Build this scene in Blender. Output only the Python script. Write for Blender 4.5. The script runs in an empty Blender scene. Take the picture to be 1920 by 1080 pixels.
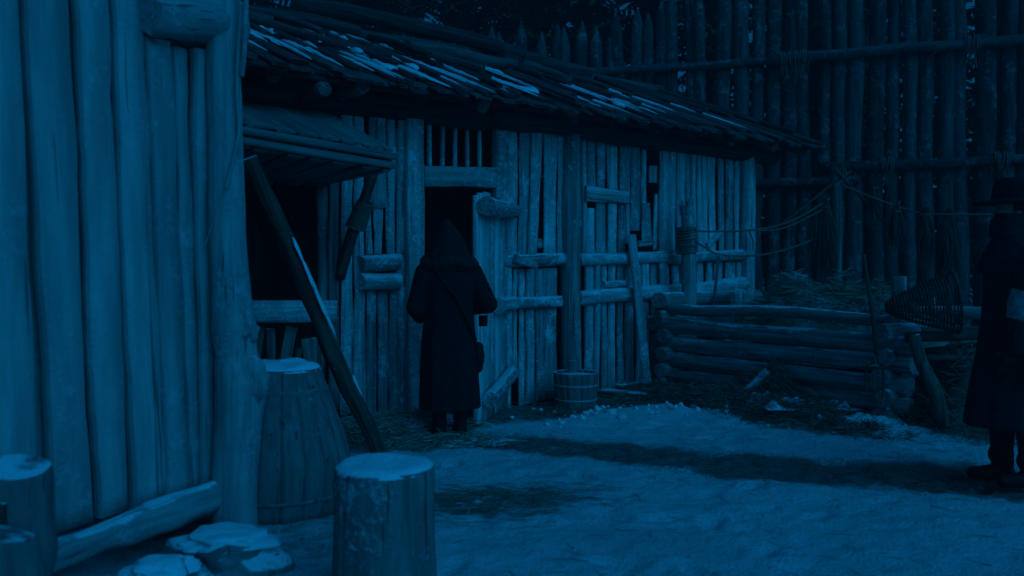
import bpy, bmesh, math, random
from mathutils import Vector, Matrix, noise

rnd = random.Random(11)
R = math.radians
scene = bpy.context.scene
C = scene.collection

# ------------------------------------------------------------------ camera
CAMZ, F, HY = 1.42, 1600.0, 495.0          # eye height, focal length in px of a 1920 frame, horizon row
cam_d = bpy.data.cameras.new('camera')
cam = bpy.data.objects.new('camera', cam_d)
C.objects.link(cam)
cam.location = (0, 0, CAMZ)
cam.rotation_euler = (R(90), 0, 0)
cam_d.sensor_width = 36
cam_d.lens = F / 1920 * 36
cam_d.shift_y = -(540 - HY) / 1920
cam_d.clip_start = 0.05
cam_d.clip_end = 1000
cam_d.dof.use_dof = True
cam_d.dof.focus_distance = 8.2
cam_d.dof.aperture_fstop = 1.7
scene.camera = cam

# ------------------------------------------------------------------ night light
SUN_EL, SUN_AZ = R(36), R(140)             # azimuth from +Y towards +X
world = bpy.data.worlds.new('World')
scene.world = world
world.use_nodes = True
wn, wl = world.node_tree.nodes, world.node_tree.links
wn.clear()
wo = wn.new('ShaderNodeOutputWorld')
wb = wn.new('ShaderNodeBackground')
ws = wn.new('ShaderNodeTexSky')
ws.sky_type = 'NISHITA'
ws.sun_disc = False
ws.sun_elevation = SUN_EL
ws.sun_rotation = SUN_AZ
wm = wn.new('ShaderNodeMix')
wm.data_type = 'RGBA'
wm.blend_type = 'MULTIPLY'
wm.inputs[0].default_value = 1
wm.inputs[7].default_value = (0.005, 0.31, 0.60, 1)   # moonlit, deep blue air
wl.new(ws.outputs[0], wm.inputs[6])
wl.new(wm.outputs[2], wb.inputs[0])
wl.new(wb.outputs[0], wo.inputs[0])
wb.inputs[1].default_value = 0.05

sd = bpy.data.lights.new('moon', 'SUN')
sd.energy = 1.03
sd.angle = R(60)
sd.color = (0.003, 0.36, 1.0)
sun = bpy.data.objects.new('moon', sd)
C.objects.link(sun)
sun.location = (6, -6, 9)
sun_dir = Vector((math.sin(SUN_AZ) * math.cos(SUN_EL), math.cos(SUN_AZ) * math.cos(SUN_EL), math.sin(SUN_EL)))
sun.rotation_euler = sun_dir.to_track_quat('Z', 'Y').to_euler()

vs = scene.view_settings
vs.view_transform = 'Standard'
vs.look = 'None'
vs.exposure = 0
vs.gamma = 1
vs.use_curve_mapping = False
scene.render.engine = 'CYCLES'

# ------------------------------------------------------------------ helpers
WM = {}
def ray(px, py, Y):
    return Vector(((px - 960) / F * Y, Y, CAMZ - (py - HY) / F * Y))
def gpt(px, py):                                       # a point on the ground
    return ray(px, py, CAMZ * F / (py - HY))

def link(o, parent=None, M=None):
    C.objects.link(o)
    M = M or Matrix()
    if parent is not None:
        o.parent = parent
        o.matrix_basis = WM[parent.name].inverted() @ M
    else:
        o.matrix_basis = M
    WM[o.name] = M
    return o
def tag(o, label=None, cat=None, group=None, kind=None):
    if label: o['label'] = label
    if cat: o['category'] = cat
    if group: o['group'] = group
    if kind: o['kind'] = kind
    return o
def thing(name, label, cat, M=None, group=None):
    o = bpy.data.objects.new(name, None)
    o.empty_display_size = 0.2
    link(o, None, M)
    return tag(o, label, cat, group)
def T(v): return Matrix.Translation(Vector(v))

def me_from(name, verts, faces, mat, smooth=None):
    me = bpy.data.meshes.new(name)
    me.from_pydata([tuple(v) for v in verts], [], faces)
    if smooth is True:
        me.polygons.foreach_set('use_smooth', [True] * len(me.polygons))
    elif smooth:
        me.polygons.foreach_set('use_smooth', smooth)
    if mat: me.materials.append(mat)
    me.update()
    return me
def mk(name, me, parent=None, M=None):
    return link(bpy.data.objects.new(name, me), parent, M)

def loft(rings, caps=True, closed=True):
    verts, faces, sm = [], [], []
    n = len(rings[0])
    for r in rings: verts += r
    for i in range(len(rings) - 1):
        for j in range(n if closed else n - 1):
            a, b = i * n + j, i * n + (j + 1) % n
            faces.append((a, b, b + n, a + n)); sm.append(True)
    if caps and closed:
        faces.append(tuple(range(n - 1, -1, -1))); sm.append(False)
        k = (len(rings) - 1) * n
        faces.append(tuple(range(k, k + n))); sm.append(False)
    return verts, faces, sm

def frame(a, b, up):
    """matrix with local Z from a to b and local -Y as near 'up' (the face normal) as it can be"""
    z = (b - a).normalized()
    y = -(up - z * up.dot(z))
    if y.length < 1e-5: y = z.orthogonal()
    y.normalize()
    x = y.cross(z)
    M = Matrix((x, y, z)).transposed().to_4x4()
    M.translation = a
    return M
def n1(t, seed): return noise.noise(Vector((t, seed * 7.31, 3.7)))

def plank_mesh(L, wb_, wt, t, seed, mat, segs=10, wav=0.012, bow=0.0, ragged=0.0):
    """flat board from z 0 to L; front face at y = -t"""
    rings = []
    for i in range(segs + 1):
        f = i / segs
        z = f * L
        w = wb_ + (wt - wb_) * f
        xl = -w / 2 + wav * n1(z * 2.4, seed) + 0.4 * wav * n1(z * 9, seed + 5)
        xr = w / 2 + wav * n1(z * 2.4, seed + 1) + 0.4 * wav * n1(z * 9, seed + 6)
        yo = bow * math.sin(math.pi * f) + 0.006 * n1(z * 1.7, seed + 2)
        bv = min(0.010 if t < 0.05 else 0.006, 0.25 * (xr - xl))
        ym = -t + yo - 0.001 - 0.003 * n1(z * 5, seed + 3)
        zz = [z] * 7
        if ragged and i in (0, segs):
            sg = -1 if i == 0 else 1
            zz = [z + sg * ragged * abs(n1(k * 1.9, seed + 9 + i)) for k in range(7)]
            zz[6], zz[5] = zz[0], zz[4]
        xm = (xl + xr) / 2
        rings.append([Vector((xl, -t * 0.6 + yo, zz[0])), Vector((xl + bv, -t + yo, zz[1])), Vector((xm, ym, zz[2])),
                      Vector((xr - bv, -t + yo, zz[3])), Vector((xr, -t * 0.6 + yo, zz[4])),
                      Vector((xr - 0.002, yo * 0.5, zz[5])), Vector((xl + 0.002, yo * 0.5, zz[6]))])
    v, f, s = loft(rings)
    for q in range(segs * 7): s[q] = (q % 7) in (1, 2)
    return me_from('plank', v, f, mat, s)

def log_mesh(L, r0, r1, seed, mat, n=12, segs=10, bend=0.02, rough=0.06, point=0.0, chop=0.0, knots=0):
    rings = []
    kn = [(rnd.uniform(0.1, 0.9), rnd.uniform(0, 6.28), rnd.uniform(0.15, 0.35)) for _ in range(knots)]
    for i in range(segs + 1):
        f = i / segs
        z = f * L
        r = r0 + (r1 - r0) * f
        bx, by = bend * n1(z * 0.9, seed), bend * n1(z * 0.9, seed + 3)
        ring = []
        for j in range(n):
            a = 2 * math.pi * j / n
            k = 1 + rough * noise.noise(Vector((math.cos(a) * 1.3 + seed, math.sin(a) * 1.3, z * 2.0))) \
                  + rough * 0.5 * noise.noise(Vector((math.cos(a) * 3 + seed, math.sin(a) * 3, z * 6.0)))
            for (kf, ka, kh) in kn:
                da = abs((a - ka + math.pi) % (2 * math.pi) - math.pi)
                k += kh * math.exp(-(da / 0.5) ** 2 - ((z - kf * L) / (1.1 * r)) ** 2)
            zz = z
            if chop and i in (0, segs): zz += (1 if i == segs else -1) * chop * r * math.cos(a + seed)
            ring.append(Vector((bx + r * k * math.cos(a), by + r * k * math.sin(a), zz)))
        rings.append(ring)
    if point:
        c = Vector((rings[-1][0] + rings[-1][n // 2]) / 2)
        top = rings[-1]
        rings.append([c + (p - c) * 0.55 + Vector((0, 0, point * 0.5)) for p in top])
        rings.append([c + (p - c) * 0.1 + Vector((0, 0, point)) for p in top])
    v, f, s = loft(rings)
    return me_from('log', v, f, mat, s)

def tube_mesh(pts, r, mat, n=6, name='tube', r1=None):
    pts = [Vector(p) for p in pts]
    rings = []
    prev = None
    for i, p in enumerate(pts):
        d = (pts[min(i + 1, len(pts) - 1)] - pts[max(i - 1, 0)]).normalized()
        x = d.orthogonal().normalized() if prev is None else (prev - d * prev.dot(d)).normalized()
        prev = x
        y = d.cross(x)
        rr = r if r1 is None else r + (r1 - r) * i / (len(pts) - 1)
        rings.append([p + x * rr * math.cos(2 * math.pi * j / n) + y * rr * math.sin(2 * math.pi * j / n) for j in range(n)])
    v, f, s = loft(rings)
    return me_from(name, v, f, mat, s)

def beam(name, a, b, r, parent, mat, seed=None, r1=None, **kw):
    a, b = Vector(a), Vector(b)
    seed = seed if seed is not None else rnd.random() * 50
    up = kw.pop('up', Vector((0, 0, 1)))
    return mk(name, log_mesh((b - a).length, r, r1 or r, seed, mat, **kw), parent, frame(a, b, up))
def board(name, a, b, w, t, normal, parent, mat, wt=None, **kw):
    a, b = Vector(a), Vector(b)
    return mk(name, plank_mesh((b - a).length, w, wt or w, t, rnd.random() * 50, mat, **kw), parent, frame(a, b, Vector(normal)))

def blob_mesh(rx, ry, rz, seed, mat, rough=0.25, sub=3, flat=False):
    bm = bmesh.new()
    bmesh.ops.create_icosphere(bm, subdivisions=sub, radius=1)
    for v in bm.verts:
        k = 1 + rough * noise.noise(v.co * 1.4 + Vector((seed, 0, 0))) + rough * 0.5 * noise.noise(v.co * 3.7 + Vector((0, seed, 0)))
        v.co = Vector((v.co.x * rx * k, v.co.y * ry * k, v.co.z * rz * k))
        if flat and v.co.z < -0.25 * rz: v.co.z = -0.25 * rz
    me = bpy.data.meshes.new('blob')
    bm.to_mesh(me); bm.free()
    me.polygons.foreach_set('use_smooth', [True] * len(me.polygons))
    me.materials.append(mat)
    return me

# ------------------------------------------------------------------ materials
def nt(name):
    m = bpy.data.materials.new(name)
    m.use_nodes = True
    n, l = m.node_tree.nodes, m.node_tree.links
    p = n['Principled BSDF']
    p.inputs['Roughness'].default_value = 0.85
    p.inputs['Specular IOR Level'].default_value = 0.2
    return m, n, l, p
def mixc(n, l, fac, a, b):
    x = n.new('ShaderNodeMix'); x.data_type = 'RGBA'
    for sock, val in ((x.inputs[0], fac), (x.inputs[6], a), (x.inputs[7], b)):
        if hasattr(val, 'is_output'): l.new(val, sock)
        else: sock.default_value = val if not isinstance(val, tuple) else (*val, 1)
    return x.outputs[2]
def mth(n, l, op, a, b=None, clamp=False):
    x = n.new('ShaderNodeMath'); x.operation = op; x.use_clamp = clamp
    for i, val in enumerate((a, b)):
        if val is None: continue
        if hasattr(val, 'is_output'): l.new(val, x.inputs[i])
        else: x.inputs[i].default_value = val
    return x.outputs[0]
def rng(n, l, v, a, b, c=0.0, d=1.0):
    x = n.new('ShaderNodeMapRange'); x.interpolation_type = 'SMOOTHSTEP'
    l.new(v, x.inputs[0])
    for i, k in enumerate((a, b, c, d)): x.inputs[i + 1].default_value = k
    return x.outputs[0]
def ntex(n, l, vec, scale, detail=4, rough=0.55):
    x = n.new('ShaderNodeTexNoise')
    x.inputs['Scale'].default_value = scale
    x.inputs['Detail'].default_value = detail
    x.inputs['Roughness'].default_value = rough
    if vec is not None: l.new(vec, x.inputs['Vector'])
    return x.outputs['Fac']

def wood(name, base, dark, frost=0.3, bump=0.5, snowtop=0.0, frost_col=(0.62, 0.64, 0.66), grain=1.0, vary=1.0):
    """weathered wood with the grain along local Z, crusted with frost and with snow caught on upward faces"""
    m, n, l, p = nt(name)
    tc = n.new('ShaderNodeTexCoord')
    oi = n.new('ShaderNodeObjectInfo')
    mp = n.new('ShaderNodeMapping')
    l.new(tc.outputs['Object'], mp.inputs['Vector'])
    mp.inputs['Scale'].default_value = (26 * grain, 26 * grain, 1.3)
    cmb = n.new('ShaderNodeCombineXYZ')
    for i in range(3): l.new(mth(n, l, 'MULTIPLY', oi.outputs['Random'], 40.0 + 17 * i), cmb.inputs[i])
    l.new(cmb.outputs[0], mp.inputs['Location'])
    g = ntex(n, l, mp.outputs[0], 1.0, 6, 0.62)
    va = n.new('ShaderNodeVectorMath'); va.operation = 'ADD'
    l.new(tc.outputs['Object'], va.inputs[0]); l.new(cmb.outputs[0], va.inputs[1])
    blot = ntex(n, l, va.outputs[0], 3.0, 5, 0.6)
    fine = ntex(n, l, va.outputs[0], 42.0, 4, 0.7)
    col = mixc(n, l, rng(n, l, g, 0.34, 0.66), dark, base)
    hv = n.new('ShaderNodeHueSaturation')
    hv.inputs['Value'].default_value = 1
    l.new(rng(n, l, oi.outputs['Random'], 0, 1, 1 - 0.42 * vary, 1 + 0.35 * vary), hv.inputs['Value'])
    l.new(col, hv.inputs['Color'])
    col = mixc(n, l, mth(n, l, 'MULTIPLY', rng(n, l, blot, 0.42, 0.7), 0.45), hv.outputs[0], dark)
    mid = ntex(n, l, va.outputs[0], 13.0, 4, 0.65)
    fsum = mth(n, l, 'ADD', mth(n, l, 'ADD', mth(n, l, 'MULTIPLY', blot, 0.42), mth(n, l, 'MULTIPLY', mid, 0.26)), mth(n, l, 'MULTIPLY', fine, 0.32))
    fm = mth(n, l, 'MULTIPLY', rng(n, l, fsum,
                                   0.60 - 0.24 * frost, 0.68 - 0.22 * frost), min(1, 0.45 + 0.5 * frost))
    mp2 = n.new('ShaderNodeMapping'); l.new(va.outputs[0], mp2.inputs['Vector']); mp2.inputs['Scale'].default_value = (34, 34, 0.9)
    crk = rng(n, l, ntex(n, l, mp2.outputs[0], 1.0, 2, 0.5), 0.655, 0.70)
    if frost > 0: col = mixc(n, l, fm, col, frost_col)
    if snowtop > 0:
        ge = n.new('ShaderNodeNewGeometry')
        sx = n.new('ShaderNodeSeparateXYZ')
        l.new(ge.outputs['Normal'], sx.inputs[0])
        up = rng(n, l, mth(n, l, 'ADD', sx.outputs[2], mth(n, l, 'MULTIPLY', mth(n, l, 'SUBTRACT', blot, 0.5), 1.6)), 1.0 - snowtop, 1.15 - snowtop * 0.8)
        col = mixc(n, l, up, col, (0.72, 0.74, 0.76))
    col = mixc(n, l, mth(n, l, 'MULTIPLY', crk, 0.75), col, tuple(c * 0.35 for c in dark))
    l.new(col, p.inputs['Base Color'])
    bp = n.new('ShaderNodeBump')
    bp.inputs['Strength'].default_value = bump
    bp.inputs['Distance'].default_value = 0.012
    l.new(mth(n, l, 'ADD', mth(n, l, 'ADD', g, mth(n, l, 'MULTIPLY', fine, 0.55)), mth(n, l, 'SUBTRACT', mth(n, l, 'MULTIPLY', fm, 0.8), mth(n, l, 'MULTIPLY', crk, 1.2))), bp.inputs['Height'])
    l.new(bp.outputs[0], p.inputs['Normal'])
    return m

def plain(name, c1, c2, scale=20, bump=0.3, rough=0.9, spec=0.15):
    m, n, l, p = nt(name)
    tc = n.new('ShaderNodeTexCoord')
    f = ntex(n, l, tc.outputs['Object'], scale, 5, 0.6)
    l.new(mixc(n, l, rng(n, l, f, 0.35, 0.68), c1, c2), p.inputs['Base Color'])
    bp = n.new('ShaderNodeBump')
    bp.inputs['Strength'].default_value = bump
    bp.inputs['Distance'].default_value = 0.01
    l.new(f, bp.inputs['Height']); l.new(bp.outputs[0], p.inputs['Normal'])
    p.inputs['Roughness'].default_value = rough
    p.inputs['Specular IOR Level'].default_value = spec
    return m

M_HUT = wood('pale_frosted_boards', (0.43, 0.42, 0.40), (0.29, 0.28, 0.265), 0.36, 0.4, 0.25, vary=0.4, grain=0.45, frost_col=(0.46, 0.47, 0.48))
M_POSTP = wood('pale_peeled_log', (0.40, 0.39, 0.37), (0.24, 0.23, 0.22), 0.34, 0.6, 0.3, vary=0.2, frost_col=(0.46, 0.47, 0.48))
M_BARN = wood('grey_barn_boards', (0.62, 0.61, 0.59), (0.29, 0.28, 0.26), 0.52, 1.0, 0.3, frost_col=(0.66, 0.68, 0.70))
M_BARNM = wood('mid_barn_boards', (0.33, 0.32, 0.30), (0.14, 0.13, 0.12), 0.35, 1.0, 0.2)
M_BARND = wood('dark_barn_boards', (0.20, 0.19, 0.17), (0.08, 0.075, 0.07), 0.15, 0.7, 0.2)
M_RAIL = wood('frosted_rail', (0.52, 0.51, 0.49), (0.24, 0.23, 0.22), 0.55, 1.0, 0.45, frost_col=(0.70, 0.72, 0.74))
M_DOOR = wood('door_boards', (0.58, 0.57, 0.54), (0.36, 0.34, 0.32), 0.5, 0.4, 0.2)
M_ROOF = wood('old_roof_slabs', (0.10, 0.095, 0.09), (0.035, 0.034, 0.03), 0.0, 0.9, 0.0)
M_EAVE = wood('dark_eave_beam', (0.10, 0.095, 0.085), (0.04, 0.04, 0.035), 0.0, 0.8, 0.0)  # plain dark tone for eave beams, rafters and purlin
M_CRIB = wood('crib_log', (0.36, 0.35, 0.33), (0.15, 0.145, 0.135), 0.25, 0.8, 0.25, vary=0.5)
M_PALI = wood('palisade_log', (0.085, 0.08, 0.075), (0.035, 0.033, 0.03), 0.40, 1.0, 0.0, grain=0.5, frost_col=(0.27, 0.27, 0.27))
M_PROP = wood('barky_prop', (0.14, 0.12, 0.09), (0.045, 0.04, 0.03), 0.05, 1.0, 0.35)
M_AWN = wood('awning_boards', (0.20, 0.195, 0.185), (0.12, 0.115, 0.105), 0.05, 0.4, 0.0, vary=0.5)
M_BARREL = wood('barrel_staves', (0.21, 0.20, 0.19), (0.13, 0.125, 0.115), 0.15, 0.35, 0.2, vary=0.15)
M_STUMP = wood('stump_bark', (0.30, 0.29, 0.27), (0.14, 0.13, 0.12), 0.3, 0.9, 0.25, vary=0.1, grain=0.5)
M_TUB = wood('tub_staves', (0.20, 0.19, 0.17), (0.11, 0.10, 0.09), 0.15, 0.3, 0.2)
M_TWIG = plain('twig', (0.05, 0.045, 0.035), (0.10, 0.085, 0.065), 30)
M_ROPE = plain('rope', (0.10, 0.09, 0.075), (0.19, 0.17, 0.14), 60, 0.5)
M_IRON = plain('iron', (0.30, 0.30, 0.30), (0.45, 0.45, 0.45), 30, 0.2, 0.45, 0.5)
M_COAT = plain('dark_wool', (0.007, 0.007, 0.008), (0.018, 0.018, 0.02), 60, 0.6)
M_HOOD = plain('hood_wool', (0.009, 0.009, 0.009), (0.022, 0.022, 0.02), 45, 0.8)
M_FUR = plain('fur', (0.012, 0.012, 0.012), (0.04, 0.038, 0.035), 90, 1.0)
M_LEATH = plain('leather', (0.007, 0.007, 0.006), (0.016, 0.015, 0.013), 25, 0.4, 0.7, 0.2)
M_COAT2 = plain('dark_greatcoat', (0.016, 0.016, 0.018), (0.03, 0.03, 0.033), 50, 0.5)
M_SKIN = plain('skin', (0.30, 0.20, 0.15), (0.38, 0.26, 0.20), 30, 0.1, 0.6)
M_LINEN = plain('pale_linen', (0.18, 0.18, 0.175), (0.30, 0.30, 0.29), 22, 1.0)
M_HAIR = plain('hair', (0.02, 0.016, 0.012), (0.05, 0.04, 0.03), 80, 0.8)
M_STONE = plain('stone', (0.12, 0.12, 0.12), (0.24, 0.24, 0.23), 7, 0.6)
M_ROCK = wood('snowy_rock', (0.26, 0.26, 0.25), (0.13, 0.13, 0.125), 0.2, 0.8, 0.55, grain=0.2, vary=0.2)
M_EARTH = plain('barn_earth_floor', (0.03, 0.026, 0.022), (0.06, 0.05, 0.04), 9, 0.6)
M_NEEDLE = plain('conifer_needles', (0.02, 0.035, 0.018), (0.045, 0.07, 0.03), 6, 0.3)
M_TRUNK = plain('trunk_bark', (0.05, 0.04, 0.03), (0.11, 0.09, 0.07), 12, 0.9)

def snow_mat():
    m, n, l, p = nt('snow')
    tc = n.new('ShaderNodeTexCoord')
    f = ntex(n, l, tc.outputs['Object'], 35, 5, 0.65)
    l.new(mixc(n, l, f, (0.68, 0.70, 0.72), (0.82, 0.83, 0.84)), p.inputs['Base Color'])
    bp = n.new('ShaderNodeBump'); bp.inputs['Strength'].default_value = 0.6; bp.inputs['Distance'].default_value = 0.01
    l.new(f, bp.inputs['Height']); l.new(bp.outputs[0], p.inputs['Normal'])
    return m
M_SNOW = snow_mat()

def straw_mat(name, c1, c2, frost=0.0):
    m, n, l, p = nt(name)
    tc = n.new('ShaderNodeTexCoord')
    f = ntex(n, l, tc.outputs['Object'], 18, 3, 0.6)
    big = ntex(n, l, tc.outputs['Object'], 3.2, 4, 0.6)
    col = mixc(n, l, f, c1, c2)
    if frost: col = mixc(n, l, rng(n, l, big, 0.56 - frost * 0.1, 0.68), col, (0.55, 0.56, 0.57))
    l.new(col, p.inputs['Base Color'])
    return m
M_STRAW = straw_mat('straw', (0.10, 0.09, 0.065), (0.26, 0.235, 0.165))
M_STRAWF = straw_mat('frosty_straw', (0.16, 0.145, 0.105), (0.40, 0.36, 0.26), 0.6)
M_STRAWD = straw_mat('old_straw', (0.08, 0.073, 0.055), (0.22, 0.20, 0.145))

M_BUND = straw_mat('dark_bundle_straw', (0.04, 0.037, 0.028), (0.12, 0.11, 0.08))

def ground_mat():
    m, n, l, p = nt('trodden_snow_earth_shade')
    tc = n.new('ShaderNodeTexCoord')
    at = n.new('ShaderNodeAttribute'); at.attribute_name = 'earth_shade'
    a = ntex(n, l, tc.outputs['Object'], 7, 6, 0.65)
    b = ntex(n, l, tc.outputs['Object'], 55, 4, 0.7)
    c = ntex(n, l, tc.outputs['Object'], 1.3, 4, 0.55)
    snow = mixc(n, l, a, (0.60, 0.62, 0.64), (0.80, 0.81, 0.82))
    snow = mixc(n, l, mth(n, l, 'MULTIPLY', rng(n, l, c, 0.45, 0.75), 0.22), snow, (0.36, 0.35, 0.33))
    earth_shade = mixc(n, l, rng(n, l, b, 0.3, 0.7), (0.06, 0.054, 0.044), (0.17, 0.15, 0.115))
    mix = mth(n, l, 'ADD', at.outputs['Fac'], mth(n, l, 'MULTIPLY', mth(n, l, 'SUBTRACT', a, 0.5), 1.1))
    mix = mth(n, l, 'ADD', mix, mth(n, l, 'MULTIPLY', mth(n, l, 'SUBTRACT', b, 0.5), 0.9))
    col = mixc(n, l, rng(n, l, mix, 0.25, 0.80, 0.0, 0.90), snow, earth_shade)
    l.new(col, p.inputs['Base Color'])
    bp = n.new('ShaderNodeBump'); bp.inputs['Strength'].default_value = 1.0; bp.inputs['Distance'].default_value = 0.055
    l.new(mth(n, l, 'ADD', a, mth(n, l, 'MULTIPLY', b, 0.5)), bp.inputs['Height'])
    l.new(bp.outputs[0], p.inputs['Normal'])
    return m
M_GROUND = ground_mat()

# ------------------------------------------------------------------ frames of the place
BX, BY = -0.105, 8.415
BD = Vector((0.787, 0.617, 0)).normalized()          # along the barn front, away to the right
BN = Vector((BD.y, -BD.x, 0))                        # out of the barn front
def B(s, z, o=0.0):
    return Vector((BX, BY, 0)) + BD * s + BN * o + Vector((0, 0, z))
def S(px, o=0.0):
    k = (px - 960) / F
    x0, y0 = BX + BN.x * o, BY + BN.y * o
    return (k * y0 - x0) / (BD.x - k * BD.y)
def Zb(px, py, o=0.0):
    Y = BY + BN.y * o + BD.y * S(px, o)
    return CAMZ - (py - HY) / F * Y
def Bp(px, py, o=0.0): return B(S(px, o), Zb(px, py, o), o)

CRIB0 = Vector((1.746, 9.47, 0))
CD = Vector((0.609, -0.793, 0)).normalized()         # along the crib front, towards the camera
CB = Vector((0.793, 0.609, 0)).normalized()          # away behind the crib front
def K(t, z, b=0.0): return CRIB0 + CD * t + CB * b + Vector((0, 0, z))

# ------------------------------------------------------------------ ground
path_px = [(800, 822), (900, 826), (1000, 832), (1150, 846), (1300, 862), (1500, 880), (1700, 893), (1930, 902), (2300, 915)]
path = [gpt(*p).to_2d() for p in path_px]
edge_px = [(560, 850), (700, 850), (830, 822), (900, 800), (960, 796), (1060, 790), (1090, 780), (1150, 772), (1250, 772),
           (1400, 780), (1500, 791), (1600, 802), (1700, 809), (1800, 815), (2000, 822)]
edge = [gpt(*p).to_2d() for p in edge_px]
def seg_d(p, a, b):
    ab = b - a
    t = max(0, min(1, (p - a).dot(ab) / ab.length_squared))
    return (p - a - ab * t).length
def sstep(a, b, x):
    t = max(0, min(1, (x - a) / (b - a)))
    return t * t * (3 - 2 * t)
def edge_y(x):
    if x <= edge[0].x: return edge[0].y
    for a, b in zip(edge, edge[1:]):
        if x <= b.x: return a.y + (b.y - a.y) * (x - a.x) / max(1e-6, b.x - a.x)
    return edge[-1].y
patch_c = gpt(915, 938).to_2d()
def earth_shade(x, y):
    p = Vector((x, y))
    d = min(seg_d(p, a, b) for a, b in zip(path, path[1:])) if -2 < x < 9 and 3.5 < y < 9 else 9
    w = 0.30 + 0.09 * noise.noise(Vector((x * 1.3, y * 1.3, 5)))
    e1 = (0.90 + 0.30 * noise.noise(Vector((x * 2.3, y * 3.1, 8)))) * (1 - sstep(w * 0.5, w + 0.34, d))
    e2 = 0.8 * sstep(-0.12, 0.30, y - edge_y(x) + 0.22 * noise.noise(Vector((x * 2.1, y * 2.1, 1)))) if -1.6 < x < 9 and y < 14.5 else 0
    q = (p - patch_c)
    e3 = 0.26 * (1 - sstep(0.3, 1.1, math.hypot(q.x / 0.75, q.y / 0.42)))
    e4 = 0.5 * (1 - sstep(0.4, 1.6, (p - Vector((-1.4, 4.6))).length))  # shade at the foot of post and barrel, painted in as darker ground
    return max(e1, e2, e3, e4)
def gh(x, y):
    v = Vector((x, y, 0))
    h = 0.026 * noise.noise(v * 0.9) + 0.024 * noise.noise(v * 2.7) + 0.011 * noise.noise(v * 6.0) + 0.008 * noise.noise(v * 14)
    if 0.2 < x < 7 and 4 < y < 10:                       # a low ragged bank where the snow was shovelled aside
        d = y - edge_y(x) + 0.18 + 0.15 * noise.noise(v * 1.9)
        h += (0.05 + 0.10 * max(0, noise.noise(v * 4.3 + Vector((9, 0, 0))))) * math.exp(-(d / 0.2) ** 2) * sstep(0.3, 1.2, x)
    if -1 < x < 9 and 4 < y < 9:
        d = min(seg_d(Vector((x, y)), a, b) for a, b in zip(path, path[1:]))
        h -= 0.03 * (1 - sstep(0.1, 0.45, d))
    return h
def lines(a, b, step, far):
    out = [a + i * step for i in range(int(round((b - a) / step)) + 1)]
    lo, hi, k = [], [], step
    x = a
    while x > -far: k *= 1.5; x -= k; lo.append(x)
    k, x = step, b
    while x < far: k *= 1.5; x += k; hi.append(x)
    return lo[::-1] + out + hi
gx, gy = lines(-3.2, 6.4, 0.036, 140), lines(2.6, 11.4, 0.036, 140)
gv, gf, ge_ = [], [], []
for y in gy:
    for x in gx:
        near = -8 < x < 12 and -2 < y < 18
        gv.append((x, y, gh(x, y) if near else 0.0))
        ge_.append(earth_shade(x, y) if near else 0.0)
nx = len(gx)
# footprints trodden along the path and about the yard
import bisect
fr = random.Random(5)
for k in range(150):
    if k < 70:
        q = path[0].lerp(path[-2], (k % 35) / 35 + fr.uniform(-0.02, 0.02))
        i_ = min(len(path) - 2, int(k / 70 * (len(path) - 1)))
        q = path[i_].lerp(path[i_ + 1], fr.random()); cx, cy = q.x + fr.gauss(0, 0.12), q.y + fr.gauss(0, 0.14)
        an = fr.gauss(-0.4, 0.4)
    else:
        cx, cy, an = fr.uniform(-0.8, 4.6), fr.uniform(3.7, 7.7), fr.uniform(-1.2, 1.2)
    ca, sa = math.cos(an), math.sin(an)
    i0, i1 = bisect.bisect(gx, cx - 0.25), bisect.bisect(gx, cx + 0.25)
    j0, j1 = bisect.bisect(gy, cy - 0.25), bisect.bisect(gy, cy + 0.25)
    dep = fr.uniform(0.012, 0.035)
    for j in range(j0, j1):
        for i in range(i0, i1):
            dx, dy = gx[i] - cx, gy[j] - cy
            u_, w_ = (dx * ca + dy * sa) / 0.15, (-dx * sa + dy * ca) / 0.06
            q = math.hypot(u_, w_)
            if q < 1.7:
                x, y, z = gv[j * nx + i]
                gv[j * nx + i] = (x, y, z - dep * (1 - sstep(0.6, 1.0, q)) + dep * 0.45 * math.exp(-((q - 1.25) / 0.25) ** 2))
for j in range(len(gy) - 1):
    for i in range(nx - 1):
        a = j * nx + i
        gf.append((a, a + 1, a + 1 + nx, a + nx))
gme = me_from('ground', gv, gf, M_GROUND, True)
ga = gme.attributes.new('earth_shade', 'FLOAT', 'POINT')
ga.data.foreach_set('value', ge_)
tag(mk('ground', gme), kind='structure', label='trodden snow yard with a dark footpath crossing it')

# ------------------------------------------------------------------ the thin night haze round the whole place
hb = bmesh.new(); bmesh.ops.create_cube(hb, size=1)
for v in hb.verts: v.co = Vector((v.co.x * 330, v.co.y * 330, -1.2 + (v.co.z + 0.5) * 17.2))
hme = bpy.data.meshes.new('haze'); hb.to_mesh(hme); hb.free()
hm = bpy.data.materials.new('night_haze'); hm.use_nodes = True
hn = hm.node_tree.nodes; hn.clear()
ho = hn.new('ShaderNodeOutputMaterial'); hv_ = hn.new('ShaderNodeVolumePrincipled')
hv_.inputs['Color'].default_value = (0.9, 0.9, 0.9, 1)
hv_.inputs['Density'].default_value = 0.004
hm.node_tree.links.new(hv_.outputs[0], ho.inputs['Volume'])
hme.materials.append(hm)
tag(mk('haze', hme), 'thin cold night haze over the yard', 'haze', kind='stuff')

# ------------------------------------------------------------------ barn
BROOT = Matrix((BD, -BN, Vector((0, 0, 1)))).transposed().to_4x4()
BROOT.translation = B(0, 0)
barn = thing('barn', 'long weathered plank barn with open door and sloping snow-streaked slab roof', 'barn', BROOT)
S_L, S_R = -5.2, 4.03

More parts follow.
